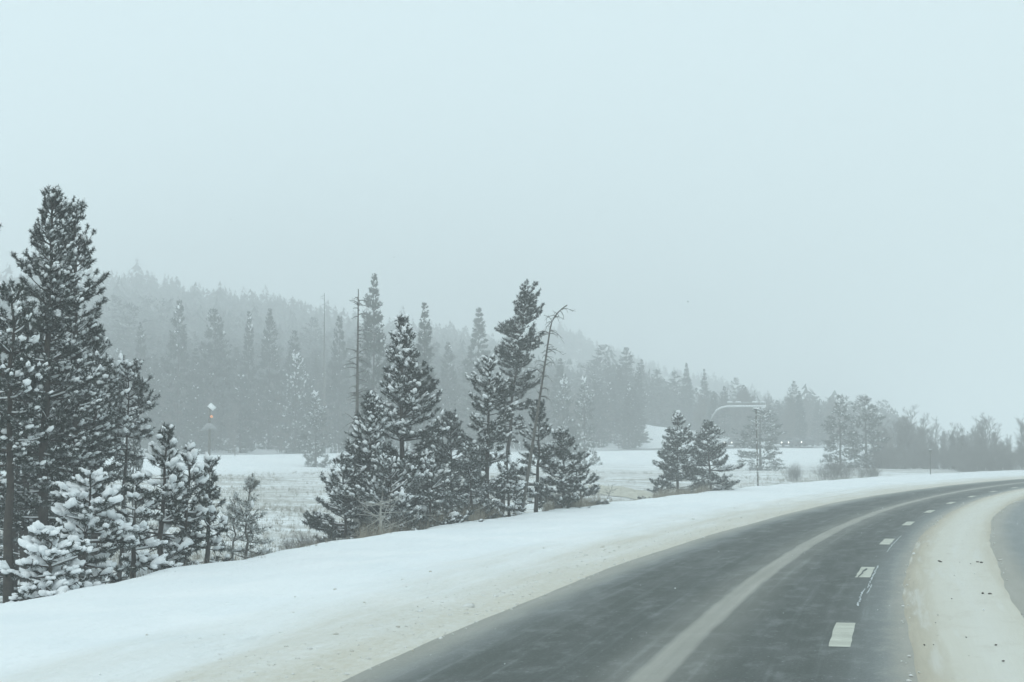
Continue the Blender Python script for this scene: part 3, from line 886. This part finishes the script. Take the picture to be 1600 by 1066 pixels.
for k, (px, py, Y, w, lab) in enumerate(((1240, 729, 172, 1.0, 'smallest round shrub in the snow, leftmost of the three'),
                                      (1305, 721, 165, 1.15, 'largest round bare shrub in the snow, middle of the three'),
                                      (1355, 728, 170, 1.2, 'round bare shrub right of the largest one'),
                                      (478, 836, 47.5, 1.3, 'tan bare shrub in the gap left of the middle cluster'),
                                      (640, 812, 54, 1.5, 'brownish brush at the foot of the middle cluster'),
                                      (735, 800, 60, 1.8, 'low brown brush under the frosted pines of the middle cluster'),
                                      (880, 772, 72, 1.6, 'brown brush at the foot of the rounded right shoulder pine'))):
    put_bare(SHRUB[k % 2], 'bare_shrub', lab, 'shrub', px, py, Y, 'round bare shrubs', 1.5, k * 1.1, w)

# ------------------------------------------------------------------ the forest across the valley
def far_conifer(seed, H, R, prof, snow, snow_size=1.8, **kw):
    a, lb, c, s = conifer(seed, H, R, prof=prof, cb=kw.pop('cb', .02), gap=.50, nb=9, tuft=.42, kneed=10, nw=.12, snow=snow, snow_size=snow_size,
                      limb_snow=0, shoot_step=.40, trunk_r=.16, e_low=kw.pop('e_low', -18), e_high=40, curl=18, gaps=.06, wob=.05, lmin=.3, top_thin=.6, fluff=1.0, **kw)
    return a, c, s
FARV = []
for k in range(7):
    prof = ('spruce', 'spruce', 'cone', 'column', 'spruce', 'cone', 'column')[k]
    a, c, s = far_conifer(400 + k, 16, (2.3, 2.0, 2.6, 2.3, 1.7, 2.9, 2.0)[k], prof, .012)
    FARV.append((a.mesh('trunk', M['bark'], True), c.mesh('crown', M['needle_far']), s.mesh('clinging_snow', M['snow'], True)))
SNOWV = []
for k in range(3):
    a, c, s = far_conifer(450 + k, 10, (2.1, 2.3, 2.5)[k], ('cone', 'column', 'cone')[k], .10)
    SNOWV.append((a.mesh('trunk', M['bark'], True), c.mesh('crown', M['needle_far_snow']), s.mesh('clinging_snow', M['snow'], True)))

def put_far(var, H0, R0_, label, group, px, toppy, Y, wpx=None, rot=0.0, name='conifer_tree', lean=0):
    x = (px - 800) / F_PX * Y
    z0 = float(ground_z(x, Y)) - .15
    H = at(px, toppy, Y)[2] - z0
    sc = H / H0
    w = sc if wpx is None else (wpx / F_PX * Y) / R0_
    root = link(name, None, label=label, cat='tree', group=group, loc=(x, Y, z0))
    root.scale = (w, w, sc)
    root.rotation_euler = (0, lean, rot)
    for nm, me in zip(('trunk', 'crown', 'clinging_snow'), var):
        o = link(nm, me, root)
        if nm == 'clinging_snow': o['kind'] = 'stuff'
    return root
FR = (2.3, 2.0, 2.6, 2.3, 1.7, 2.9, 2.0)
SR = (2.1, 2.3, 2.5)
GF = 'conifers that stand out across the valley'
for k, (v, px, py, Y, w, lab) in enumerate((
    (0, 584, 430, 172, 34, 'tall dense spruce behind the straight dead trunk'),
    (4, 663, 476, 186, 24, 'narrow spruce peeking up right of the largest middle pine'),
    (1, 748, 482, 236, 28, 'grey spruce with a sharp tip left of the crooked tall pine'),
    (2, 278, 470, 228, 30, 'broad hazy conifer above the solar panel pole, to its left'),
    (3, 335, 487, 232, 28, 'blunt topped hazy conifer directly above the solar panel pole'),
    (4, 388, 489, 238, 16, 'slim hazy conifer left of the wide one near the faint dead trunk'),
    (5, 420, 486, 240, 28, 'wide hazy conifer between the slim one and the faint dead trunk'),
    (6, 530, 498, 232, 16, 'short hazy conifer left of the tall straight dead trunk'),
    (1, 305, 545, 225, 22, 'lower hazy conifer between the broad and the blunt topped ones'),
    (0, 218, 505, 236, 20, 'hazy conifer just right of the twin topped pine'),
    (4, 950, 560, 320, 15, 'hazy conifer left of a gap in the forest line right of the middle cluster'),
    (1, 1003, 562, 330, 14, 'highest hazy conifer between the middle cluster and the pair of pines'),
    (0, 1073, 568, 322, 13, 'dark pointed hazy conifer above the pair of pines, left one of two'),
    (4, 1101, 578, 318, 11, 'dark pointed hazy conifer above the pair of pines, right one of two'),
    (3, 1241, 597, 300, 13, 'lone dark column shaped conifer above the far headlights'),
    (6, 460, 520, 236, 18, 'hazy conifer just left of the faint dead trunk'),
    (2, 700, 535, 240, 24, 'hazy conifer behind the gap right of the largest middle pine'),
)):
    put_far(FARV[v], 16, FR[v], lab, GF, px, py, Y, w, k * 1.7)
for k, (v, px, py, Y, w, lab) in enumerate((
    (0, 494, 612, 196, 24, 'small snowy conifer at the far meadow edge left of the middle cluster'),
    (1, 462, 558, 226, 26, 'snow frosted conifer left of the faint dead trunk, mid height of the forest'),
    (2, 880, 588, 218, 24, 'snow frosted conifer at the forest front right of the leaning dead trunk'),
    (0, 913, 590, 214, 22, 'second snow frosted conifer at the forest front, nearer the tan sedge'),
    (1, 1187, 640, 205, 34, 'thin hazy pine behind the snow capped pole'),
    (2, 1312, 619, 212, 30, 'left of the two snowy pines right of the far headlights'),
    (1, 1352, 621, 218, 31, 'right of the two snowy pines right of the far headlights'),
    (0, 210, 630, 70, 22, 'frosted pine just behind the thin stemmed one at the left cluster'),
)):
    put_far(SNOWV[v], 10, SR[v], lab, 'snow frosted pines across the valley', px, py, Y, w, k * 2.1)

rng = random.Random(21)
cnt = 0
fr_pts = []
tries = 0
while cnt < 150 and tries < 6000:
    tries += 1
    px = rng.uniform(-60, 1330) if cnt > 16 else rng.uniform(925, 1002)
    x_r = 237 / (1 - .8 * (px - 800) / F_PX)
    Y = x_r + 14 + rng.random() ** 1.3 * 110
    x = (px - 800) / F_PX * Y
    if 1004 < px < 1095 and Y < 318: continue
    if any((x - a) ** 2 + (Y - b) ** 2 < 9 for a, b in fr_pts): continue
    fr_pts.append((x, Y))
    H = rng.uniform(8.5, 14.5) * (1.0 if px < 1030 else .68)
    v = rng.randrange(7)
    z0 = float(ground_z(x, Y)) - .15
    reg = [t for e, t in ((180, 'behind the twin topped pine'), (320, 'left of the solar pole'), (440, 'above the short post right of the solar pole'),
                          (560, 'around the faint dead trunk'), (720, 'behind the largest middle pine'), (860, 'behind the crooked tall pine'),
                          (1004, 'between the middle cluster and the bare snowy slope'), (1095, 'above the bare snowy slope'),
                          (1230, 'behind the curved gantry'), (9999, 'above the far headlights')) if px < e][0]
    lab = ('tall' if H > 11.5 else 'short') + (' hazy conifer in the front rows ' if Y < x_r + 50 else ' hazy conifer in the back rows ') + reg
    root = link('conifer_tree', None, label=lab, cat='tree', group='hillside conifers ' + reg, loc=(x, Y, z0))
    sc = H / 16
    root.scale = (sc * rng.uniform(.95, 1.35),) * 2 + (sc,)
    root.rotation_euler = (0, 0, rng.uniform(0, 6.28))
    link('trunk', FARV[v][0], root); link('crown', FARV[v][1], root)
    o = link('clinging_snow', FARV[v][2], root); o['kind'] = 'stuff'
    cnt += 1
# bare aspens and willows along the forest front
cnt = 0
while cnt < 110:
    px = rng.uniform(190, 1320)
    x_r = 237 / (1 - .8 * (px - 800) / F_PX)
    Y = x_r + 11 + rng.random() * 45
    if 1000 < px < 1095: 
        cnt += 1
        continue
    x = (px - 800) / F_PX * Y
    H = rng.uniform(4.5, 10)
    z0 = float(ground_z(x, Y)) - .05
    b = BARE[rng.randrange(4)]
    reg = [t for e, t in ((260, 'beside the twin topped pine'), (340, 'behind the solar pole'), (440, 'right of the solar pole'), (560, 'around the faint dead trunk'),
                          (720, 'behind the largest middle pine'), (860, 'behind the crooked tall pine'), (1004, 'behind the tan sedge flat'),
                          (1230, 'behind the curved gantry'), (9999, 'beside the far headlights')) if px < e][0]
    lab = ('tall' if H > 7.2 else 'short') + ' bare grey aspen at the forest front ' + reg
    root = link('bare_tree', None, label=lab, cat='tree', group='bare aspens at the forest front ' + reg, loc=(x, Y, z0))
    root.scale = (H / 10 * rng.uniform(1.0, 1.6),) * 2 + (H / 10,)
    root.rotation_euler = (0, 0, rng.uniform(0, 6.28))
    link('trunk', b[0], root); link('twigs', b[1], root, kind='stuff')
    cnt += 1

# the far-off wood up to the ridge: one mass nobody could count
nr = np.random.default_rng(77)
base_T = []
for k in range(4):
    a, lb, c, s = conifer(700 + k, 15, (2.2, 2.6, 1.9, 2.4)[k], prof=('spruce', 'cone', 'spruce', 'column')[k], cb=.04, gap=1.1, nb=6, tuft=.9, kneed=5, nw=.13,
                      snow=0, shoot_step=.8, trunk_r=.2, e_low=-15, e_high=40, curl=15, gaps=.05, lmin=.4, top_thin=.6, fluff=1.0)
    base_T.append((np.concatenate(c.V), np.concatenate(c.T)))
def ragged(seed, H, R):
    g = np.random.default_rng(seed)
    n = 80
    t = np.concatenate([g.uniform(.04, .8, n - 16), g.uniform(.75, 1.0, 16)]); az = g.uniform(0, 6.283, n)
    rr = R * (1.06 - t) ** .8 * g.uniform(.55, 1.15, n)
    c = np.stack([np.cos(az) * rr * .25, np.sin(az) * rr * .25, t * H], -1)
    out = np.stack([np.cos(az), np.sin(az), g.uniform(-.7, .15, n)], -1)
    sd = np.stack([-np.sin(az), np.cos(az), g.uniform(-.3, .3, n)], -1)
    up = np.array([0, 0, 1.]) * (H * .075)
    tri = np.stack([c + up * g.uniform(.6, 1.5, (n, 1)), c + out * rr[:, None] + sd * (.30 * rr + .12)[:, None], c + out * rr[:, None] - sd * (.30 * rr + .12)[:, None]], 1)
    return tri.reshape(-1, 3), np.arange(n * 3).reshape(-1, 3)
rag = [ragged(800 + q, 15, (2.3, 2.8, 3.2, 2.6)[q]) for q in range(4)]
acc = Acc(); k = 0
while k < 4300:
    if k < 560:
        Y = nr.uniform(275, 400)
    elif k < 3200:
        Y = 390 + 220 * nr.random() ** .8
    else:
        Y = nr.uniform(650, 795)
    px = nr.uniform(-120, 1400) if k < 3200 else nr.uniform(600, 1330)
    x = (px - 800) / F_PX * Y
    if px > 1150 and Y < 330: continue
    if 1004 < px < 1095 and Y < 322: continue
    if Y < far_road_y(x) + 60: continue
    z = float(ground_z(x, Y))
    sc = nr.uniform(.55, .95) * (1.0 if x < 38 else .75) * (1 - .34 * min(1, max(0, (Y - 380) / 140)))
    if nr.random() < .05: sc *= 1.35
    near_row = Y < 390
    V, T = (base_T if near_row else rag)[nr.integers(4)]
    th = nr.uniform(0, 6.28); c_, s_ = math.cos(th), math.sin(th)
    w = sc * nr.uniform(1.4, 2.3)
    Vr = np.column_stack([(V[:, 0] * c_ - V[:, 1] * s_) * w + x, (V[:, 0] * s_ + V[:, 1] * c_) * w + Y, V[:, 2] * sc + z - .3])
    acc.add(Vr, T=T[nr.random(len(T)) < .45] if near_row else T)
    k += 1
link('far_wood', acc.mesh('far_wood', M['needle_far']), label='far off conifer wood fading into the haze up to the ridge', kind='stuff')

# ------------------------------------------------------------------ grass poking through the snow
acc = Acc(); nr = np.random.default_rng(31)
def grass_tufts(x, y, h, k, w):
    z = ground_z(x, y)
    n = len(x)
    az = nr.uniform(0, 6.28, (n, k)); ln = nr.uniform(.15, .8, (n, k)); hh = h[:, None] * nr.uniform(.5, 1.1, (n, k))
    b = np.stack([np.repeat(x[:, None], k, 1) + nr.normal(0, .06, (n, k)), np.repeat(y[:, None], k, 1) + nr.normal(0, .06, (n, k)), np.repeat(z[:, None] - .03, k, 1)], -1)
    tip = b + np.stack([np.cos(az) * ln * hh, np.sin(az) * ln * hh, hh], -1)
    wv = np.stack([np.cos(az + 1.57), np.sin(az + 1.57), 0 * az], -1) * w
    tri = np.stack([b - wv, b + wv, tip], 2).reshape(-1, 3)
    acc.add(tri, T=np.arange(len(tri)).reshape(-1, 3))
n = 24000
px = nr.uniform(150, 1340, n); Y = 44 + 150 * nr.random(n) ** 1.1
x = (px - 800) / F_PX * Y
s_, u_ = xy_to_su(x, Y)
dr = far_road_y(x) - Y
pat = np.sin(x * .23 + 2 * np.sin(Y * .05)) + np.sin(Y * .31 + x * .11) + nr.normal(0, .7, n)
ok = (u_ < crest_u(s_) - 3.5) & (dr + nr.normal(0, 7, n) > 44) & (pat > .25)
grass_tufts(x[ok], Y[ok], nr.uniform(.12, .42, ok.sum()), 6, .011)
# fringe of stems just over the crest of the bank
n = 1500
s_ = nr.uniform(24, 150, n); u_ = crest_u(s_) - nr.uniform(.25, 2.2, n) ** 1.2
x, Y = su_to_xy(s_, u_)
patch = np.sin(s_ * .45) + np.sin(s_ * .17 + 1) + nr.normal(0, .6, n)
ok = patch > .1
grass_tufts(x[ok], Y[ok], nr.uniform(.12, .34, ok.sum()), 4, .006)
# brown stems under the middle cluster and the pair of pines
n = 700
px = np.concatenate([nr.uniform(560, 780, 350), nr.uniform(850, 940, 150), nr.uniform(1020, 1110, 200)])
Y = np.interp(px, [560, 780, 850, 940, 1020, 1110], [50, 61, 68, 76, 91, 100]) + nr.uniform(-1.5, 2.0, n)
x = (px - 800) / F_PX * Y
s_, u_ = xy_to_su(x, Y)
ok = u_ < crest_u(s_) - .3
grass_tufts(x[ok], Y[ok], nr.uniform(.3, .8, ok.sum()), 9, .009)
link('dry_grass', acc.mesh('dry_grass', M['grass']), label='dry tan grass stems poking through the snow', kind='stuff')

# ------------------------------------------------------------------ poles and signs
def ground_at(px, Y):
    x = (px - 800) / F_PX * Y
    return x, float(ground_z(x, Y))
# solar panel pole in the meadow
Y = 150.0
x, z = ground_at(328, Y)
top = at(328, 636, Y)[2] - z
root = link('solar_pole', None, label='slim pole with tilted snow covered panel, amber lamp and pale peaked hood', cat='pole', loc=(x, Y, z))
a = Acc(); tubes(a, np.array([[[0, 0, -.1], [0, 0, top]]]), np.array([[.115, .10]]), 8)
link('pole', a.mesh('pole', M['post'], True), root)
pn = np.array([.45, -.72, .53]); pn /= np.linalg.norm(pn); pu = np.array([.80, .0, -.68]); pu -= pn * (pu @ pn); pu /= np.linalg.norm(pu)
rot = np.stack([pu, np.cross(pn, pu), pn], 1)
a = Acc(); box(a, (.16, 0, top - .02), (.66, .55, .05), rot)
link('solar_panel', a.mesh('solar_panel', M['glass']), root)
a = Acc(); box(a, np.array([.16, 0, top - .02]) + rot @ np.array([0, 0, .055]), (.64, .53, .06), rot)
link('snow_cover', a.mesh('snow_cover', M['snow']), root)
a = Acc(); blobs(a, np.random.default_rng(1), np.array([[.17, -.06, at(331, 651, Y)[2] - z]]), np.array([[1., 0, 0]]), np.array([.13]), np.array([.10]), np.array([.12]), True, .02)
link('amber_lamp', a.mesh('amber_lamp', M['amber'], True), root)
zt, zb = at(328, 661, Y)[2] - z, at(328, 673, Y)[2] - z
for sgn in (-1, 1):
    a = Acc()
    v = np.array([[0, -.1, zt], [.20 * sgn, -.1, zt], [.82 * sgn, -.1, zb + .03], [.80 * sgn, -.1, zb - .02], [.38 * sgn, -.1, zb + .06], [0.0, -.1, zb + .12]])
    v2 = v + [0, .06, 0]
    fr_ = [(0, 1, 2, 5), (2, 3, 4, 5)]
    a.add(np.concatenate([v, v2]), Q=[(0, 1, 4, 5), (1, 2, 3, 4), (6, 11, 10, 7), (7, 10, 9, 8), (0, 6, 7, 1), (1, 7, 8, 2), (2, 8, 9, 3), (3, 9, 10, 4), (4, 10, 11, 5)])
    link('hood_board', a.mesh('hood_board', M['pale_board']), root)
# snow capped pole at the bank right of the pair
Y = 118.0
x, z = ground_at(1183, Y)
top = at(1181, 641, Y)[2] - z
root = link('roadside_pole', None, label='thin dark pole with a small snow cap right of the pair of pines', cat='pole', loc=(x, Y, z))
a = Acc(); tubes(a, np.array([[[0, 0, -.2], [-.04, 0, top * .5], [-.09, 0, top]]]), np.array([[.065, .055, .05]]), 8)
link('pole', a.mesh('pole', M['post'], True), root)
a = Acc(); t_ = math.radians(12); rot = np.array([[math.cos(t_), 0, math.sin(t_)], [0, 1, 0], [-math.sin(t_), 0, math.cos(t_)]])
box(a, (-.05, 0, top + .03), (.42, .40, .05), rot)
link('top_plate', a.mesh('top_plate', M['glass']), root)
a = Acc(); box(a, (-.05, 0, top + .10), (.40, .38, .08), rot)
link('snow_cap', a.mesh('snow_cap', M['snow']), root)
a = Acc(); nr = np.random.default_rng(8); hz = nr.uniform(.2, top * .95, 26)
blobs(a, nr, np.column_stack([-.05 * hz / top * 1.6 - .01 + nr.uniform(-.05, .04, 26), np.full(26, -.05), hz]), np.tile([[0, 0, 1.]], (26, 1)) + .01, nr.uniform(.03, .10, 26), np.full(26, .022), np.full(26, .022))
link('clinging_snow', a.mesh('clinging_snow', M['snow'], True), root, kind='stuff')
# small marker posts
def marker(px, py, Y, lab, plate=True):
    x, z = ground_at(px, Y)
    top = at(px, py, Y)[2] - z
    root = link('marker_post', None, label=lab, cat='post', group='small roadside posts', loc=(x, Y, z))
    a = Acc(); tubes(a, np.array([[[0, 0, -.1], [0, 0, top]]]), np.array([[.05, .05]]), 6)
    link('post', a.mesh('post', M['post'], True), root)
    a = Acc(); box(a, (0, -.07, top - .12), (.24, .03, .26))
    link('plate', a.mesh('plate', M['post']), root)
    a = Acc(); box(a, (0, -.05, top + .04), (.24, .10, .06))
    link('snow_cap', a.mesh('snow_cap', M['snow']), root)
marker(1452, 703, 172, 'small dark sign post at the bank crest before the right hand thicket')
marker(368, 697, 203, 'short dark post at the edge of the far highway right of the solar pole')

# cantilever over the far highway
Y = 277.0
x, z = ground_at(1108, Y)
root = link('highway_gantry', None, label='pale curved cantilever gantry with snowy arm over the far highway', cat='gantry', loc=(x, Y, z))
def gp(px, py):
    X_, _, Z_ = at(px, py, Y)
    return [X_ - x, 0, Z_ - z]
path = [[0, 0, -.2], gp(1107.5, 672), gp(1109, 660), gp(1113, 650), gp(1119, 642), gp(1127, 637.5), gp(1136, 635.8), gp(1165, 635.6), gp(1197, 635.6)]
a = Acc(); tubes(a, np.array([path]), np.array([[.18, .17, .16, .15, .14, .13, .12, .11, .10]]), 10)
link('mast', a.mesh('mast', M['steel'], True), root)
a = Acc(); tubes(a, np.array([[[p[0], p[1], p[2] + .12] for p in path[3:]]]), np.array([[.04, .09, .11, .12, .12, .11]]), 8)
link('snow_cover', a.mesh('snow_cover', M['snow'], True), root)
a = Acc()
g1, g2 = gp(1136, 629), gp(1198, 629)
tubes(a, np.array([[g1, g2]]), np.array([[.06, .06]]), 6)
link('top_rail', a.mesh('top_rail', M['steel'], True), root)
for px in (1147, 1160, 1173, 1186, 1197.5):
    a = Acc(); tubes(a, np.array([[gp(px, 628.6), gp(px, 636)]]), np.array([[.07, .07]]), 6)
    link('bracket', a.mesh('bracket', M['post'], True), root)
for pa, pb in ((1136, 1145), (1149, 1158), (1175, 1184.5), (1188, 1196)):
    a = Acc(); tubes(a, np.array([[[*gp(pa, 628.2)], [*gp((pa + pb) / 2, 628)], [*gp(pb, 628.2)]]]), np.array([[.08, .12, .08]]), 6)
    link('rail_snow', a.mesh('rail_snow', M['snow'], True), root)

# cars with lit headlights on the far highway
def car_meshes():
    prof = np.array([(-2.2, .35), (-2.25, .75), (-2.1, .95), (-1.75, 1.0), (-1.2, 1.45), (.35, 1.48), (1.05, 1.02), (1.95, .88), (2.2, .7), (2.22, .35)])
    n = len(prof); rows = []
    for yy, k in ((-.88, 0), (-.80, 1), (.80, 1), (.88, 0)):
        p = prof.copy()
        if k == 0: p[:, 1] = np.where(p[:, 1] > 1.0, 1.0 + (p[:, 1] - 1.0) * .2, p[:, 1] - .02)
        rows.append(np.column_stack([p[:, 0], np.full(n, yy) * np.where(p[:, 1] > 1.1, .84, 1), p[:, 1]]))
    a = Acc(); V = np.concatenate(rows); Q = []
    for r in range(3):
        for i in range(n):
            j = (i + 1) % n
            Q.append((r * n + i, r * n + j, (r + 1) * n + j, (r + 1) * n + i))
    a.add(V, Q=Q)
    for r, o in ((0, 1), (3, -1)):
        c0 = rows[r].mean(0)
        a.add(np.vstack([rows[r], c0]), T=[(i, (i + 1) % n, n)[::o] for i in range(n)])
    body = a.mesh('body', M['car'])
    a = Acc()
    a.add([(1.07, -.62, 1.05), (1.07, .62, 1.05), (.42, .6, 1.46), (.42, -.6, 1.46)], Q=[(0, 1, 2, 3)])
    for sy in (-1, 1):
        a.add([(-1.5, .80 * sy, 1.04), (.85, .80 * sy, 1.04), (.3, .72 * sy, 1.38), (-1.1, .72 * sy, 1.38)], Q=[(0, 1, 2, 3)])
    win = a.mesh('window', M['glass'])
    a = Acc()
    t = np.linspace(0, 2 * math.pi, 15)[:-1]
    for yy in (-.11, .11):
        ring = np.column_stack([np.cos(t) * .33, np.full(14, yy), np.sin(t) * .33]); a.add(np.vstack([ring, [0, yy, 0]]), T=[(i, (i + 1) % 14, 14) for i in range(14)])
    r1 = np.column_stack([np.cos(t) * .33, np.full(14, -.11), np.sin(t) * .33]); r2 = r1 + [0, .22, 0]
    a.add(np.vstack([r1, r2]), Q=[(i, (i + 1) % 14, 14 + (i + 1) % 14, 14 + i) for i in range(14)])
    wheel = a.mesh('wheel', M['tyre'])
    a = Acc(); blobs(a, np.random.default_rng(2), np.zeros((1, 3)), np.array([[1., 0, 0]]), np.array([.07]), np.array([.11]), np.array([.10]), True, .02)
    lamp = a.mesh('headlight', M['lamp'], True)
    return body, win, wheel, lamp
CARM = car_meshes()
for px, lab in ((1236, 'dark car with two lit headlights on the far highway'), (1256, 'dark car following behind the one with two bright headlights'), (1148, 'dark car with lit headlight just right of the pair of pines')):
    r_ = (px - 800) / F_PX
    Y = 237 / (1 - .8 * r_) + 3.5
    x = r_ * Y
    root = link('car', None, label=lab, cat='car', group='cars on the far highway', loc=(x, Y, float(ground_z(x, Y)) + .16))
    root.rotation_euler = (0, 0, math.atan2(-1.0, -.75))
    link('body', CARM[0], root); link('window', CARM[1], root)
    for wx in (-1.4, 1.35):
        for wy in (-.80, .80): link('wheel', CARM[2], root, loc=(wx, wy, .33))
    for wy in (-.62, .62): link('headlight', CARM[3], root, loc=(2.2, wy, .70))

# ------------------------------------------------------------------ falling snow and the hazy air
acc = Acc(); nr = np.random.default_rng(55)
n = 2600
P = np.column_stack([nr.uniform(-14, 14, n), 5 + 40 * nr.random(n) ** .8, nr.uniform(.1, 11, n)])
r = nr.uniform(.003, .0065, n)
V8 = np.array([[1, 0, 0], [-1, 0, 0], [0, 1, 0], [0, -1, 0], [0, 0, 1], [0, 0, -1.]])
T8 = np.array([(0, 2, 4), (2, 1, 4), (1, 3, 4), (3, 0, 4), (2, 0, 5), (1, 2, 5), (3, 1, 5), (0, 3, 5)])
acc.add(P[:, None] + V8[None] * r[:, None, None], T=(T8[None] + (np.arange(n) * 6)[:, None, None]).reshape(-1, 3))
link('falling_snow', acc.mesh('falling_snow', M['snow'], True), label='small snowflakes drifting through the air over the road', kind='stuff')

hm = bpy.data.materials.new('snowy_air')
hm.use_nodes = True
hn, hl = hm.node_tree.nodes, hm.node_tree.links
hn.clear()
pv = hn.new('ShaderNodeVolumePrincipled')
pv.inputs['Color'].default_value = (.985, .997, 1.0, 1)
pv.inputs['Density'].default_value = .0027
pv.inputs['Anisotropy'].default_value = .2
pv.inputs['Density Attribute'].default_value = ''
ho = hn.new('ShaderNodeOutputMaterial')
hl.new(pv.outputs[0], ho.inputs['Volume'])
allz_min = float(GZ.min())
a = Acc()
xmin, xmax, ymin, ymax = float(GX.min()) - 5, float(GX.max()) + 5, float(GY.min()) - 5, float(GY.max()) + 5
box(a, ((xmin + xmax) / 2, (ymin + ymax) / 2, (allz_min - 1 + 76) / 2), (xmax - xmin, ymax - ymin, 76 - allz_min + 1))
link('haze', a.mesh('haze', hm), label='snow filled hazy air over the valley', kind='stuff')
